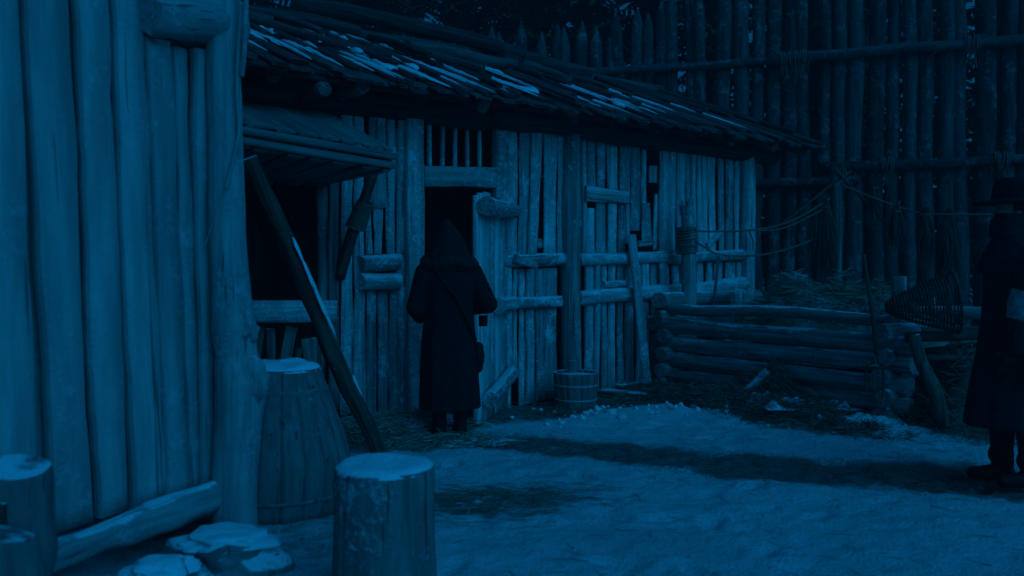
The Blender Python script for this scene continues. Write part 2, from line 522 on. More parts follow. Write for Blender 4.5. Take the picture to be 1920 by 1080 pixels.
def vplank(xl, xr, yt, yb, o=0.0, xl2=None, xr2=None, mat=None, t=0.03, name='plank', wav=0.016, parent=barn):
    """an upright board of the barn front, given by where it starts and ends"""
    xl2 = xl if xl2 is None else xl2
    xr2 = xr if xr2 is None else xr2
    xm, xm2 = (xl + xr) / 2, (xl2 + xr2) / 2
    o += rnd.uniform(-0.012, 0.012)
    j1, j2 = rnd.uniform(-1.3, 1.3), rnd.uniform(-1.3, 1.3)
    a, b = Bp(xm2 + j1, yb, o), Bp(xm + j2, yt, o)
    if a.z < 0.0: a.z = -0.02
    w1, w2 = (S(xr2, o) - S(xl2, o)) * rnd.uniform(0.86, 1.0), (S(xr, o) - S(xl, o)) * rnd.uniform(0.84, 1.0)
    return board(name, a, b, max(w1, 0.03), t * rnd.uniform(0.7, 1.3), BN, parent, mat or M_BARN, wt=max(w2, 0.03),
                 wav=wav, ragged=0.02, bow=rnd.uniform(-0.006, 0.006))
def vpost(xl, xr, yt, yb, o=0.02, mat=None, name='post', knots=2, parent=barn):
    xm = (xl + xr) / 2
    r = (S(xr, o) - S(xl, o)) / 2
    a, b = Bp(xm, yb, o), Bp(xm, yt, o)
    if yb > 690: a.z = -0.1
    return beam(name, a, b, r, parent, mat or M_BARN, r1=r * 0.95, n=14, segs=16, rough=0.13, bend=0.012, knots=knots, up=BN)
def hlog(xl, yl, xr, yr, h, o=0.05, mat=None, name='rail', parent=barn, flat=True, chop=0.25):
    a, b = Bp(xl, yl, o), Bp(xr, yr, o)
    r = h / 2 * (a.y + b.y) / 2 / F
    return beam(name, a, b, r, parent, mat or M_RAIL, n=12, segs=12, rough=0.2, bend=0.02, chop=chop, knots=1)

# boards left of the door (beside the shutter window)
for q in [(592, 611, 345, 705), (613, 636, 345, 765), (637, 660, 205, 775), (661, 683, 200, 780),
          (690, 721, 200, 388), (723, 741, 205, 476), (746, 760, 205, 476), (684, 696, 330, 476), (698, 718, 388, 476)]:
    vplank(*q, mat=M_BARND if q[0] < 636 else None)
for q in [(676, 684), (685, 704), (705, 727), (728, 745), (746, 757)]:
    vplank(q[0], q[1], 540, 800)
vplank(758, 790, 205, 800, 0.03, t=0.06, name='door_post')
vplank(742, 757, 243, 800, 0.01)
hlog(675, 494, 750, 492, 30, 0.06, name='rail')
hlog(675, 528, 750, 526, 32, 0.06, name='rail')
# the bars and the lintel over the door, the post on its right
for i, (x, x2) in enumerate([(806, 805), (831, 830), (854, 855), (875, 876), (898, 899)]):
    a, b = Bp(x2, 316, -0.02), Bp(x, 205, -0.02)
    beam('bar', a, b, 0.024, barn, M_BARN, r1=0.021, n=8, rough=0.15, bend=0.02)
board('lintel', Bp(789, 331, 0.02), Bp(925, 334, 0.02), 0.19, 0.07, BN, barn, M_BARN, wav=0.012)
vplank(920, 946, 225, 790, 0.02, t=0.06, name='door_post')
board('batten', Bp(935, 372, 0.07), Bp(934, 330, 0.07), 0.075, 0.02, BN, barn, M_BARN)
# boards right of the door
for q in [(947, 970, 232, 482), (972, 994, 236, 482, 0, 970, 988), (1017, 1040, 244, 482), (1042, 1056, 246, 482),
          (995, 1015, 240, 484, 0.03, 989, 1005)]:
    vplank(*q)
board('batten', Bp(985, 455, -0.02), Bp(1022, 457, -0.02), 0.09, 0.02, BN, barn, M_BARN)
board('batten', Bp(966, 288, -0.02), Bp(1000, 290, -0.02), 0.10, 0.02, BN, barn, M_BARN)
for q in [(940, 958, 500, 775, 0.03), (959, 968, 505, 690, 0.01), (969, 981, 505, 760), (982, 1000, 505, 755), (1002, 1015, 505, 750), (1016, 1044, 503, 745)]:
    vplank(*q)
vpost(1056, 1086, 225, 745, 0.05, name='post', knots=6, mat=M_BARNM)
hlog(940, 492, 1057, 486, 23, 0.05)
hlog(965, 570, 1050, 567, 24, 0.06)
board('wedge', Bp(962, 485, 0.11), Bp(1003, 498, 0.11), 0.09, 0.05, BN, barn, M_RAIL, wt=0.07)
for q in [(1089, 1098, 248, 478), (1099, 1114, 250, 356), (1116, 1131, 250, 356), (1137, 1156, 272, 358), (1159, 1179, 256, 368),
          (1181, 1199, 260, 432), (1201, 1211, 262, 455), (1233, 1250, 270, 484), (1251, 1264, 272, 474), (1265, 1280, 274, 474),
          (1094, 1112, 392, 478, 0.01), (1114, 1135, 374, 478), (1137, 1155, 378, 478), (1157, 1169, 380, 474), (1171, 1180, 362, 455),
          (1215, 1232, 312, 342, -0.02), (1198, 1215, 382, 452, -0.01, 1204, 1222), (1224, 1236, 366, 468, -0.02, 1222, 1230)]:
    vplank(*q)
board('batten', Bp(1097, 362, 0.05), Bp(1178, 372, 0.05), 0.17, 0.025, BN, barn, M_BARN, wt=0.14)
board('batten', Bp(1195, 457, 0.0), Bp(1224, 455, 0.0), 0.075, 0.025, BN, barn, M_BARN)
x = 1283
while x < 1392:
    w = rnd.uniform(8, 15)
    vplank(x, x + w, 278 + (x - 1283) * 0.1, 484 + rnd.uniform(-3, 3), rnd.uniform(-0.01, 0.02))
    x += w + rnd.choice([1, 1, 1.5, 3, 4])
board('batten', Bp(1325, 462, 0.03), Bp(1350, 436, 0.03), 0.10, 0.025, BN, barn, M_BARN)
vpost(1391, 1411, 285, 700, 0.04)
hlog(1085, 487, 1252, 482, 23, 0.05)
hlog(1248, 484, 1395, 478, 21, 0.05)
hlog(1083, 560, 1253, 548, 27, 0.06)
hlog(1250, 548, 1395, 532, 25, 0.06)
hlog(1132, 535, 1172, 531, 12, 0.06, name='batten')
for (x0, x1, yb, skip) in [(1093, 1252, 735, 0.22), (1256, 1392, 715, 0.22)]:
    x = x0
    while x < x1 - 6:
        w = rnd.uniform(10, 20)
        w = min(w, x1 - x)
        vplank(x, x + w, 492, yb - (x - x0) * 0.12, rnd.uniform(-0.012, 0.02))
        x += w + rnd.choice([1, 1.2, 1.6, 2.5, 3.5])
vplank(1236, 1251, 480, 720, 0.04)
# shutter window: sill, broken boards under it, far jamb, boards hidden behind the near hut
board('sill', Bp(462, 583, 0.03), Bp(622, 583, 0.03), 0.185, 0.10, BN, barn, M_BARN)
for (xa, ya, xb, yb, w) in [(478, 690, 488, 612, 0.06), (508, 690, 506, 618, 0.07), (530, 690, 545, 614, 0.10), (578, 690, 573, 636, 0.09), (590, 700, 590, 636, 0.06), (556, 700, 560, 655, 0.05)]:
    board('broken_board', Bp(xa, ya, -0.02), Bp(xb, yb, -0.02), w, 0.025, BN, barn, M_BARND, ragged=0.05)
board('bottom_board', B(S(455), 0.12, 0.0), B(S(600), 0.12, 0.0), 0.36, 0.03, BN, barn, M_BARND)
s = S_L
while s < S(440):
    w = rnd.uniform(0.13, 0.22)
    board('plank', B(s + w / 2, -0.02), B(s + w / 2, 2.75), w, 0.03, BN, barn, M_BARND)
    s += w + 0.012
# board wedged between window head and eave
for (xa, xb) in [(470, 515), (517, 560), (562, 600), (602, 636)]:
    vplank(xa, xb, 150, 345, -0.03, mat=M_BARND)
# closed dark inside: back wall, gable walls, earth floor
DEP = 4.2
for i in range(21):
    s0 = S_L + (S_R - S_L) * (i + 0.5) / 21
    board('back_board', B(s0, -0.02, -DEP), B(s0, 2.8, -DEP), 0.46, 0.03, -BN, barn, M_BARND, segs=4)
for sg, nn in ((S_L, -BD), (S_R, BD)):
    for i in range(10):
        o = -DEP * (i + 0.5) / 10
        top = 2.8 + 0.40 * min(-o, DEP + o) - 0.03
        board('gable_board', B(sg, -0.02, o), B(sg, top, o), 0.435, 0.03, nn, barn, M_BARN, segs=4)
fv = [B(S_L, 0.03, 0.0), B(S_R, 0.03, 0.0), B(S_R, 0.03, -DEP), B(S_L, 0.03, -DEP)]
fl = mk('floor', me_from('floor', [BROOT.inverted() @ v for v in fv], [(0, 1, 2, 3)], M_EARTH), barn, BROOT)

# the door leaf, swung out towards the yard
H0 = Vector((B(S(934), 0, 0.06).x, B(S(934), 0, 0.06).y, 0.02))
DD = Vector((-0.235, -0.972, 0)).normalized()
DNn = Vector((-DD.y, DD.x, 0))                        # face towards the right of the yard
door = mk('door', plank_mesh(2.02, 0.16, 0.15, 0.03, 3, M_DOOR, wav=0.006), barn, frame(H0 + DD * 0.08, H0 + DD * 0.08 + Vector((0, 0, 2.02)), DNn))
u = 0.165
for w in (0.19, 0.155, 0.20, 0.17):
    if u + w > 0.96: break
    zt = 2.03 + rnd.uniform(-0.04, 0.05)
    board('plank', H0 + DD * (u + w / 2), H0 + DD * (u + w / 2) + Vector((0, 0, zt)), w, 0.03, DNn, door, M_DOOR, wav=0.006)
    u += w + 0.006
DW = u
def DL(u_, z, o=0.06): return H0 + DD * u_ + DNn * o + Vector((0, 0, z))
beam('log_batten', DL(-0.12, 1.93, 0.10), DL(DW + 0.03, 1.90, 0.10), 0.075, door, M_RAIL, r1=0.085, n=14, chop=0.1, rough=0.12)
beam('log_batten', DL(-0.08, 1.02, 0.09), DL(DW * 0.5, 1.02, 0.09), 0.075, door, M_RAIL, n=14, rough=0.12)
beam('log_batten', DL(-0.02, 0.34, 0.10), DL(DW - 0.06, 0.20, 0.10), 0.07, door, M_RAIL, n=14, rough=0.12, chop=0.2)
board('edge_board', DL(DW + 0.012, 0.0, 0), DL(DW + 0.012, 2.0, 0), 0.05, 0.02, DD, door, M_DOOR, wav=0.004)

# eave beam, rafters and their sawn ends
RS = 0.405                                            # roof pitch
def RZ(o): return 2.90 - RS * (o - 0.55)              # underside of the roof over offset o
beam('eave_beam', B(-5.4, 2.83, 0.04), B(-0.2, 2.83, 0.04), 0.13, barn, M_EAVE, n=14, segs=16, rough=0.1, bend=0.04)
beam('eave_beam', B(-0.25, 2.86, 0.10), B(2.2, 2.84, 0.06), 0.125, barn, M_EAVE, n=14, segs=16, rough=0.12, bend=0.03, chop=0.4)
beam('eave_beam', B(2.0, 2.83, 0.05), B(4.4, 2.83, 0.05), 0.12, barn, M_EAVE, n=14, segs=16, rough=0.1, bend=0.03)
s = -5.0
while s < 4.6:
    o1 = rnd.uniform(0.34, 0.5)
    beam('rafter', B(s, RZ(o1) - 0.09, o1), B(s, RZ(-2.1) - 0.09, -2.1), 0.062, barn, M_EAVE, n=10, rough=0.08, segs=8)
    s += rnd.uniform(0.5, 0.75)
beam('outer_purlin', B(-5.4, RZ(0.46) - 0.045, 0.46), B(4.55, RZ(0.46) - 0.045, 0.46), 0.04, barn, M_EAVE, n=8, segs=20, bend=0.03)
for (px, py, o1) in [(608, 165, 0.55), (682, 161, 0.55)]:
    a = Bp(px, py, o1); beam('beam_end', a, a - BN * 1.2, 0.058, barn, M_BARND, n=12, rough=0.06)

# roof of rough slabs laid from ridge to eave, two courses, snow lodged on them, poles weighing them down
roof = mk('roof', log_mesh(10.0, 0.09, 0.09, 5, M_ROOF, segs=20, bend=0.05), barn,
          frame(B(-5.35, RZ(-2.1) + 0.05, -2.1), B(4.65, RZ(-2.1) + 0.05, -2.1), Vector((0, 0, 1))))
RN = (BN * RS + Vector((0, 0, 1))).normalized()
def slab(s, o0, o1, lift, w, mat=M_ROOF, t=0.028):
    sk = rnd.uniform(-0.05, 0.05)
    a = B(s + sk, RZ(o1), o1) + RN * lift
    b = B(s - sk, RZ(o0), o0) + RN * (lift + rnd.uniform(-0.005, 0.01))
    return board('slab', a, b, w, t, RN, roof, mat, wt=w * rnd.uniform(0.8, 1.0), wav=0.02, ragged=0.06, segs=8, bow=rnd.uniform(-0.01, 0.0))
s = -5.4
while s < 4.72:
    w = rnd.uniform(0.10, 0.19)
    slab(s, -2.12, 0.60 + rnd.uniform(-0.12, 0.10), 0.0, w + 0.03)
    s += w
s = -5.35
while s < 4.70:
    w = rnd.uniform(0.08, 0.17)
    if rnd.random() < 0.8: slab(s, rnd.choice([-2.1, -1.9, -1.4, -1.0]), 0.58 + rnd.uniform(-0.28, 0.14), rnd.uniform(0.03, 0.055), w)
    s += w * rnd.uniform(1.0, 1.7)
s = -5.35
while s < 4.6:
    w = rnd.uniform(0.06, 0.13)
    if rnd.random() < 0.6:
        e = rnd.uniform(-0.9, 0.5)
        slab(s, max(-2.1, e - rnd.uniform(0.9, 1.7)), e, 0.085, w, t=0.035)
    s += w * rnd.uniform(1.3, 3.2)
# back slope
for i in range(28):
    s0 = -5.2 + i * 0.357
    board('slab', B(s0, RZ(-2.1) - RS * 2.5, -4.6), B(s0, RZ(-2.1) + 0.02, -2.12), 0.36, 0.03, (-BN * RS + Vector((0, 0, 1))), roof, M_ROOF, segs=4)

def snow_strip(s, o, L, w, h, lift, seed):
    """a ragged drift of snow lying along a roof slab"""
    nu, nv = 18, 5
    v, f = [], []
    for i in range(nu + 1):
        a = i / nu
        prof = math.sin(math.pi * min(1, max(0, a))) ** 0.45
        hw = w * 0.5 * prof * (0.55 + 0.75 * abs(noise.noise(Vector((a * L * 7, seed, 0)))) + 0.35 * noise.noise(Vector((a * L * 17, seed, 3))))
        cx = w * 0.55 * noise.noise(Vector((a * L * 3, seed, 9)))
        for j in range(nv + 1):
            b = j / nv * 2 - 1
            hh = h * (1 - b * b) * prof * (0.7 + 0.6 * noise.noise(Vector((a * L * 9, b * 2, seed))))
            oo = o + (a - 0.5) * L
            p = B(s + cx + b * hw, RZ(oo), oo) + RN * (lift + max(0, hh) - 0.004)
            v.append(BROOT.inverted() @ p)
    for i in range(nu):
        for j in range(nv):
            k = i * (nv + 1) + j
            f.append((k, k + nv + 1, k + nv + 2, k + 1))
    return mk('snow_patch', me_from('snow_patch', v, f, M_SNOW, True), roof, BROOT)
for i in range(95):
    s = rnd.uniform(-4.2, 3.4) if i % 3 else rnd.uniform(-3.4, 1.5)
    big = rnd.random() < 0.16
    snow_strip(s, rnd.uniform(-0.9, 0.25), rnd.uniform(0.5, 1.1), rnd.uniform(0.07, 0.13) if big else rnd.uniform(0.02, 0.045), rnd.uniform(0.012, 0.03), 0.09 if i % 2 else 0.075, i * 1.7)
for i in range(34):
    snow_strip(rnd.uniform(-4.0, 2.6), rnd.uniform(-1.7, -0.7), rnd.uniform(0.3, 0.8), rnd.uniform(0.03, 0.10), 0.03, 0.10, 200 + i * 1.7)
for i in range(14):
    s0, o0 = rnd.uniform(-3.6, 2.6), rnd.uniform(-1.0, 0.35)
    c = B(s0, RZ(o0), o0) + RN * 0.085
    mk('snow_lump', blob_mesh(rnd.uniform(0.03, 0.075), rnd.uniform(0.02, 0.03), rnd.uniform(0.07, 0.18), i * 3.1, M_SNOW, 0.8, 2), roof, frame(c, c + (BN - Vector((0, 0, RS))), RN))
# weighing poles and short logs thrown on the roof
def roof_log(s0, o0, s1, o1, r, lift=0.16, n='weighing_pole', mat=M_ROOF):
    return beam(n, B(s0, RZ(o0), o0) + RN * lift, B(s1, RZ(o1), o1) + RN * lift, r, roof, mat, r1=r * 0.85, n=12, segs=14, rough=0.15, bend=0.07, knots=2)
roof_log(-1.35, -1.95, 1.3, -1.35, 0.095, 0.30)
roof_log(-4.5, -1.6, -1.9, -1.15, 0.06, 0.16)
roof_log(-2.4, -1.75, -0.9, -1.3, 0.065, 0.17)
roof_log(-2.6, -1.15, -1.0, -0.45, 0.05, 0.14)
roof_log(-0.6, -0.85, 0.9, -1.0, 0.08, 0.18)
roof_log(0.9, -1.3, 2.6, -1.75, 0.08, 0.18)
roof_log(1.6, -1.9, 3.0, -2.0, 0.09, 0.18)
for i in range(16):
    s0 = rnd.uniform(-4, 3); o0 = rnd.uniform(-1.9, -0.9)
    roof_log(s0, o0, s0 + rnd.uniform(0.1, 0.5), o0 + rnd.uniform(0.4, 0.9), rnd.uniform(0.03, 0.055), 0.14, 'loose_log')

# awning over the window: sloping boards above, flat boards below, a double front edge
awn_o = 1.12
sA, sB = -3.75, S(612)
zA, zF, zU = Zb(612, 214), 2.24, 2.14
awning = mk('awning', plank_mesh(sB - sA + 0.03, 0.055, 0.055, 0.03, 8, M_AWN, wav=0.004), barn,
            frame(B(sA, zF - 0.02 + 0.14, awn_o), B(sB + 0.03, zF - 0.02, awn_o), BN))
board('front_edge', B(sA, zF - 0.085 + 0.14, awn_o - 0.012), B(sB + 0.02, zF - 0.085, awn_o - 0.012), 0.05, 0.022, BN, awning, M_AWN, wav=0.005)
s = sA
i = 0
while s < sB - 0.02:
    w = min(rnd.uniform(0.15, 0.22), sB - s)
    dz = 0.14 * (sB - s) / (sB - sA)
    nrm = (BN * (zA - zF) / awn_o + Vector((0, 0, 1)))
    board('roof_board', B(s + w / 2, zF + 0.012 + dz, awn_o + 0.01), B(s + w / 2, zA, 0.02), w - 0.016, 0.02, nrm, awning, M_AWN, wav=0.004)
    s += w
s = sA
while s < sB - 0.05:
    w = min(rnd.uniform(0.16, 0.24), sB - s)
    dz = 0.14 * (sB - s) / (sB - sA)
    board('soffit_board', B(s + w / 2, zF - 0.115 + dz, awn_o - 0.03), B(s + w / 2, zU - 0.03, 0.03), w - 0.006, 0.016, (0, 0, -1), awning, M_AWN, wav=0.004)
    s += w
board('side_board', B(sB - 0.01, zF - 0.07, awn_o - 0.04), B(sB - 0.01, (zA + zU) / 2 - 0.12, 0.04), 0.08, 0.02, BD, awning, M_AWN, wt=0.42)
# forked brace bound with rope, right of the window
br = beam('brace', Bp(636, 520, 0.02), Bp(700, 322, 0.42), 0.056, barn, M_PROP, r1=0.038, n=12, segs=14, rough=0.2, bend=0.05, knots=3)
pa, pb = Bp(666, 428, 0.20), Bp(686, 378, 0.30)
ax = (pb - pa)
hx = []
xx = ax.normalized().orthogonal(); yy = ax.normalized().cross(xx)
for i in range(180):
    a = i / 179
    hx.append(pa + ax * a + (xx * math.cos(a * 90) + yy * math.sin(a * 90)) * (0.064 - 0.012 * a))
mk('binding', tube_mesh([WM[br.name].inverted() @ p for p in hx], 0.009, M_ROPE, 5), br, WM[br.name])

# ------------------------------------------------------------------ prop pole and boards leaning on the barn
pp = tag(beam('prop_pole', gpt(712, 848) + Vector((0, 0, -0.03)), Vector((-1.735, 5.68, 2.13)), 0.060, None, M_PROP, r1=0.052, n=18, segs=40, rough=0.35, bend=0.07, knots=5),
         'rough barky pole slanting from the straw up to the awning', 'pole')
pax = (Vector((-1.735, 5.68, 2.13)) - gpt(712, 848)).normalized()
for (f, L, w) in [(0.60, 0.16, 0.030), (0.53, 0.20, 0.036), (0.45, 0.12, 0.022), (0.68, 0.10, 0.02), (0.22, 0.10, 0.018)]:
    c = gpt(712, 848).lerp(Vector((-1.735, 5.68, 2.13)), f) + Vector((0.028, -0.02, 0.048))
    mk('snow_patch', blob_mesh(w, 0.012, L, f * 30, M_SNOW, 0.5), pp, frame(c, c + pax, Vector((0.3, -0.3, 1))))
tag(board('leaning_board', B(S(1214, 0.26), 0.0, 0.26), Bp(1183, 440, 0.13), 0.13, 0.03, BN, None, M_BARN, wt=0.12),
    'grey board leaning against the barn wall left of the log crib', 'board')
for i, (a, b, w) in enumerate([((1125, 742), (1215, 752), 0.17), ((1150, 738), (1238, 722), 0.20)]):
    p, q = gpt(*a), gpt(*b)
    p.z = q.z = 0.05 + 0.03 * i
    tag(board('loose_board', p, q, w, 0.025, (0.1, -0.1, 1), None, M_BARND),
        ['dark loose board lying nearest the yard between tub and crib', 'dark loose board lying against the barn foot beside the crib'][i], 'board')

# ------------------------------------------------------------------ near hut on the left
HD = Vector((0.484, 0.875, 0)).normalized()
HN = Vector((HD.y, -HD.x, 0))
HP = Vector((-1.586, 4.53, 0))                         # foot of the wall by the corner post
HROOT = Matrix((HD, -HN, Vector((0, 0, 1)))).transposed().to_4x4()
HROOT.translation = HP
hut = thing('hut', 'near plank hut of wide pale frosted boards at the left edge', 'hut', HROOT)
def Hs(px, o=0.0):
    k = (px - 960) / F
    x0, y0 = HP.x + HN.x * o, HP.y + HN.y * o
    return (k * y0 - x0) / (HD.x - k * HD.y)
def H(u_, z, o=0.0): return HP + HD * u_ + HN * o + Vector((0, 0, z))
def Hp(px, py, o=0.0):
    u_ = Hs(px, o)
    Y = HP.y + HN.y * o + HD.y * u_
    return H(u_, CAMZ - (py - HY) / F * Y, o)
ZT = 3.3
def hplank(xl, xr, xl2, xr2, yb, yt=None, o=0.0, t=0.052):
    xr, xr2 = xr - 1, xr2 - 1
    """tops at row 60 (or yt), bottoms at row yb; runs on up to the hut's wall head"""
    a = Hp((xl2 + xr2) / 2, yb, o)
    b = Hp((xl + xr) / 2, yt if yt else 60, o)
    if not yt: b = a + (b - a) * ((ZT - a.z) / (b.z - a.z))
    return board('plank', a, b, Hs(xr2, o) - Hs(xl2, o), t, HN, hut, M_HUT, wt=Hs(xr, o) - Hs(xl, o), wav=0.016, segs=30, bow=rnd.uniform(-0.01, 0.01))
hplank(-70, 24, -40, 66, 1022, o=0.015)
hplank(38, 124, 92, 164, 985)
hplank(136, 197, 174, 233, 962, o=0.012)
hplank(204, 262, 240, 301, 945)
hplank(263, 311, 303, 346, 928, 76, o=0.01)
hplank(311, 341, 345, 367, 918, 92)
hplank(353, 392, 369, 402, 908, 96, o=0.014)
hplank(390, 415, 400, 440, 930)
# boards behind, seen as dark strips in the gaps, and boards above the cross log
for (a, b) in [(10, 60), (118, 150), (190, 212), (298, 330)]:
    hplank(a, b, a + 40, b + 40, 990 - a * 0.2, o=-0.10)
hplank(335, 356, 350, 372, 915, o=-0.12)
for (a, b) in [(262, 300), (302, 345), (347, 392)]:
    pa, pb = Hp((a + b) / 2, 70), Hp((a + b) / 2, 70); pb.z = ZT
    board('plank', pa, pb, Hs(b) - Hs(a) - 0.01, 0.04, HN, hut, M_HUT, segs=4)
s = -5.0
while s < Hs(-70) - 0.05:
    w = min(rnd.uniform(0.18, 0.26), Hs(-70) - s - 0.01)
    board('plank', H(s + w / 2, 0.25), H(s + w / 2, ZT), w, 0.04, HN, hut, M_HUT)
    s += w + 0.015
beam('cross_log', Hp(262, 18, 0.05), Hp(436, 42, 0.05), 0.135, hut, M_POSTP, n=16, segs=18, rough=0.35, bend=0.04, knots=3)
prof = [(-1.42, -0.1, 0.12), (-1.405, 0.05, 0.118), (-1.405, 0.2, 0.112), (-1.40, 0.35, 0.113), (-1.392, 0.5, 0.118), (-1.385, 0.62, 0.120), (-1.38, 0.72, 0.126), (-1.372, 0.80, 0.132),
        (-1.385, 0.87, 0.122), (-1.40, 0.95, 0.104), (-1.408, 1.02, 0.106), (-1.408, 1.09, 0.112), (-1.415, 1.15, 0.106), (-1.425, 1.25, 0.099), (-1.436, 1.4, 0.097), (-1.446, 1.6, 0.094),
        (-1.452, 1.8, 0.091), (-1.458, 2.0, 0.089), (-1.462, 2.3, 0.088), (-1.468, 2.6, 0.088), (-1.472, 3.0, 0.087), (-1.475, 3.4, 0.086)]
rings = []
for i in range(len(prof) - 1):
    for k in range(3):
        f = k / 3
        cx, z, r = [prof[i][m] + (prof[i + 1][m] - prof[i][m]) * f for m in range(3)]
        ring = []
        for j in range(28):
            a = 2 * math.pi * j / 28
            q = 1 + 0.07 * noise.noise(Vector((math.cos(a) * 1.2, math.sin(a) * 1.2, z * 2.2))) + 0.05 * noise.noise(Vector((math.cos(a) * 3, math.sin(a) * 3, z * 6)))
            ring.append(Vector((cx - 0.035 + r * q * math.cos(a), 4.44 + r * q * math.sin(a), z)))
        rings.append(ring)
pv, pf, ps = loft(rings)
mk('corner_post', me_from('corner_post', pv, pf, M_POSTP, ps), hut, Matrix())
for (cx, z, r) in [(-1.325, 0.82, 0.060), (-1.365, 1.09, 0.045)]:
    mk('knot', blob_mesh(r, r, r * 1.7, z * 9, M_POSTP, 0.6), hut, T((cx, 4.40, z)))
beam('sill_log', Hp(60, 1050, 0.12), Hp(424, 918, 0.12), 0.072, hut, M_POSTP, r1=0.075, n=18, segs=30, rough=0.35, bend=0.07, knots=4, chop=0.6)
# the rest of the hut: end wall, back wall and board roof
HDp = 2.6
for i in range(9):
    o = -HDp * (i + 0.5) / 9
    board('plank', H(0.02, 0.05, o), H(0.02, ZT, o), HDp / 9 - 0.012, 0.035, HD, hut, M_HUT, segs=4)
for i in range(20):
    u_ = -5 + 5.0 * (i + 0.5) / 20
    board('plank', H(u_, 0.05, -HDp), H(u_, ZT, -HDp), 0.24, 0.035, -HN, hut, M_HUT, segs=4)
    board('roof_board', H(u_ * 1.02 + 0.05, ZT + 0.06, 0.12), H(u_ * 1.02 + 0.05, ZT + 0.75, -HDp - 0.2), 0.25, 0.03, (0, 0, 1), hut, M_ROOF, segs=4)

# rope hung over the corner post
RSH = Vector((-0.025, -0.09, 0))
rp = [Vector((-1.36, 4.47, 2.75)), Vector((-1.375, 4.46, 2.55)), Vector((-1.385, 4.46, 2.30)), Vector((-1.372, 4.45, 2.1)), Vector((-1.40, 4.45, 1.95)),
      Vector((-1.43, 4.43, 1.8)), Vector((-1.49, 4.44, 1.66)), Vector((-1.545, 4.445, 1.5))]
rp = [p + RSH for p in rp]
def smooth_path(pts, k=6):
    out = []
    P_ = [pts[0]] + pts + [pts[-1]]
    for i in range(1, len(P_) - 2):
        for j in range(k):
            t = j / k
            a, b, c, d = P_[i - 1], P_[i], P_[i + 1], P_[i + 2]
            out.append(0.5 * ((2 * b) + (c - a) * t + (2 * a - 5 * b + 4 * c - d) * t * t + (3 * b - a - 3 * c + d) * t ** 3))
    out.append(pts[-1])
    return out
rope0 = thing('rope', 'thin rope hanging down the corner post of the near hut', 'rope', T(rp[0]))
mk('strand', tube_mesh([p - rp[0] for p in smooth_path(rp[:6])], 0.009, M_POSTP, 7), rope0, T(rp[0]))
mk('loose_end', tube_mesh([p - rp[0] for p in smooth_path(rp[5:])], 0.0035, M_POSTP, 6), rope0, T(rp[0]))
mk('bight', tube_mesh([p - rp[0] for p in smooth_path([p + RSH for p in [Vector((-1.345, 4.46, 3.0)), Vector((-1.335, 4.45, 2.75)), Vector((-1.345, 4.45, 2.5)), Vector((-1.36, 4.46, 2.38))]])], 0.014, M_POSTP, 7), rope0, T(rp[0]))

# ------------------------------------------------------------------ barrel and stump
def lathe(prof, n, mat, name, wob=0.0, seed=0, cap=True):
    rings = []
    for (r, z) in prof:
        rings.append([Vector((r * math.cos(2 * math.pi * j / n) * (1 + wob * noise.noise(Vector((math.cos(6.28 * j / n), math.sin(6.28 * j / n), z * 2 + seed)))),
                              r * math.sin(2 * math.pi * j / n) * (1 + wob * noise.noise(Vector((math.cos(6.28 * j / n), math.sin(6.28 * j / n), z * 2 + seed)))), z)) for j in range(n)])
    v, f, s = loft(rings, cap)
    return me_from(name, v, f, mat, s)
def snow_disc(r, h, z0, seed):
    v, f = [], []
    nr, na = 12, 44
    for i in range(nr + 1):
        q = i / nr
        for j in range(na):
            a = 2 * math.pi * j / na
            rim = r * (1.0 + 0.05 * noise.noise(Vector((math.cos(a) * 2, math.sin(a) * 2, seed))) + 0.03 * noise.noise(Vector((math.cos(a) * 7, math.sin(a) * 7, seed))))
            x, y = rim * q * math.cos(a), rim * q * math.sin(a)
            z = z0 + h * (1 - q ** 6) * (0.8 + 0.6 * noise.noise(Vector((x * 7, y * 7, seed)))) + 0.25 * h * noise.noise(Vector((x * 26, y * 26, seed))) * (1 - q ** 8) - (0.012 if i == nr else 0)
            v.append((x, y, z))
    for i in range(nr):
        for j in range(na):
            k, m = i * na + j, i * na + (j + 1) % na
            f.append((k, m, m + na, k + na))
    return me_from('snow_cap', v, f, M_SNOW, True)
def stave(r_of_z, H_, a0, a1, t, mat, nz=14, gap=0.0008):
    rings = []
    for i in range(nz + 1):
        z = H_ * i / nz
        r = r_of_z(z)
        g = gap / r
        ring = [Vector((rr * math.cos(a), rr * math.sin(a), z)) for (rr, a) in
                ((r - 0.001, a0 + g), (r, a0 + (a1 - a0) * 0.25), (r + 0.0005, (a0 + a1) / 2), (r, a0 + (a1 - a0) * 0.75), (r - 0.001, a1 - g), (r - t, a1 - g), (r - t, a0 + g))]
        rings.append(ring)
    v, f, s = loft(rings)
    return me_from('stave', v, f, mat, s)
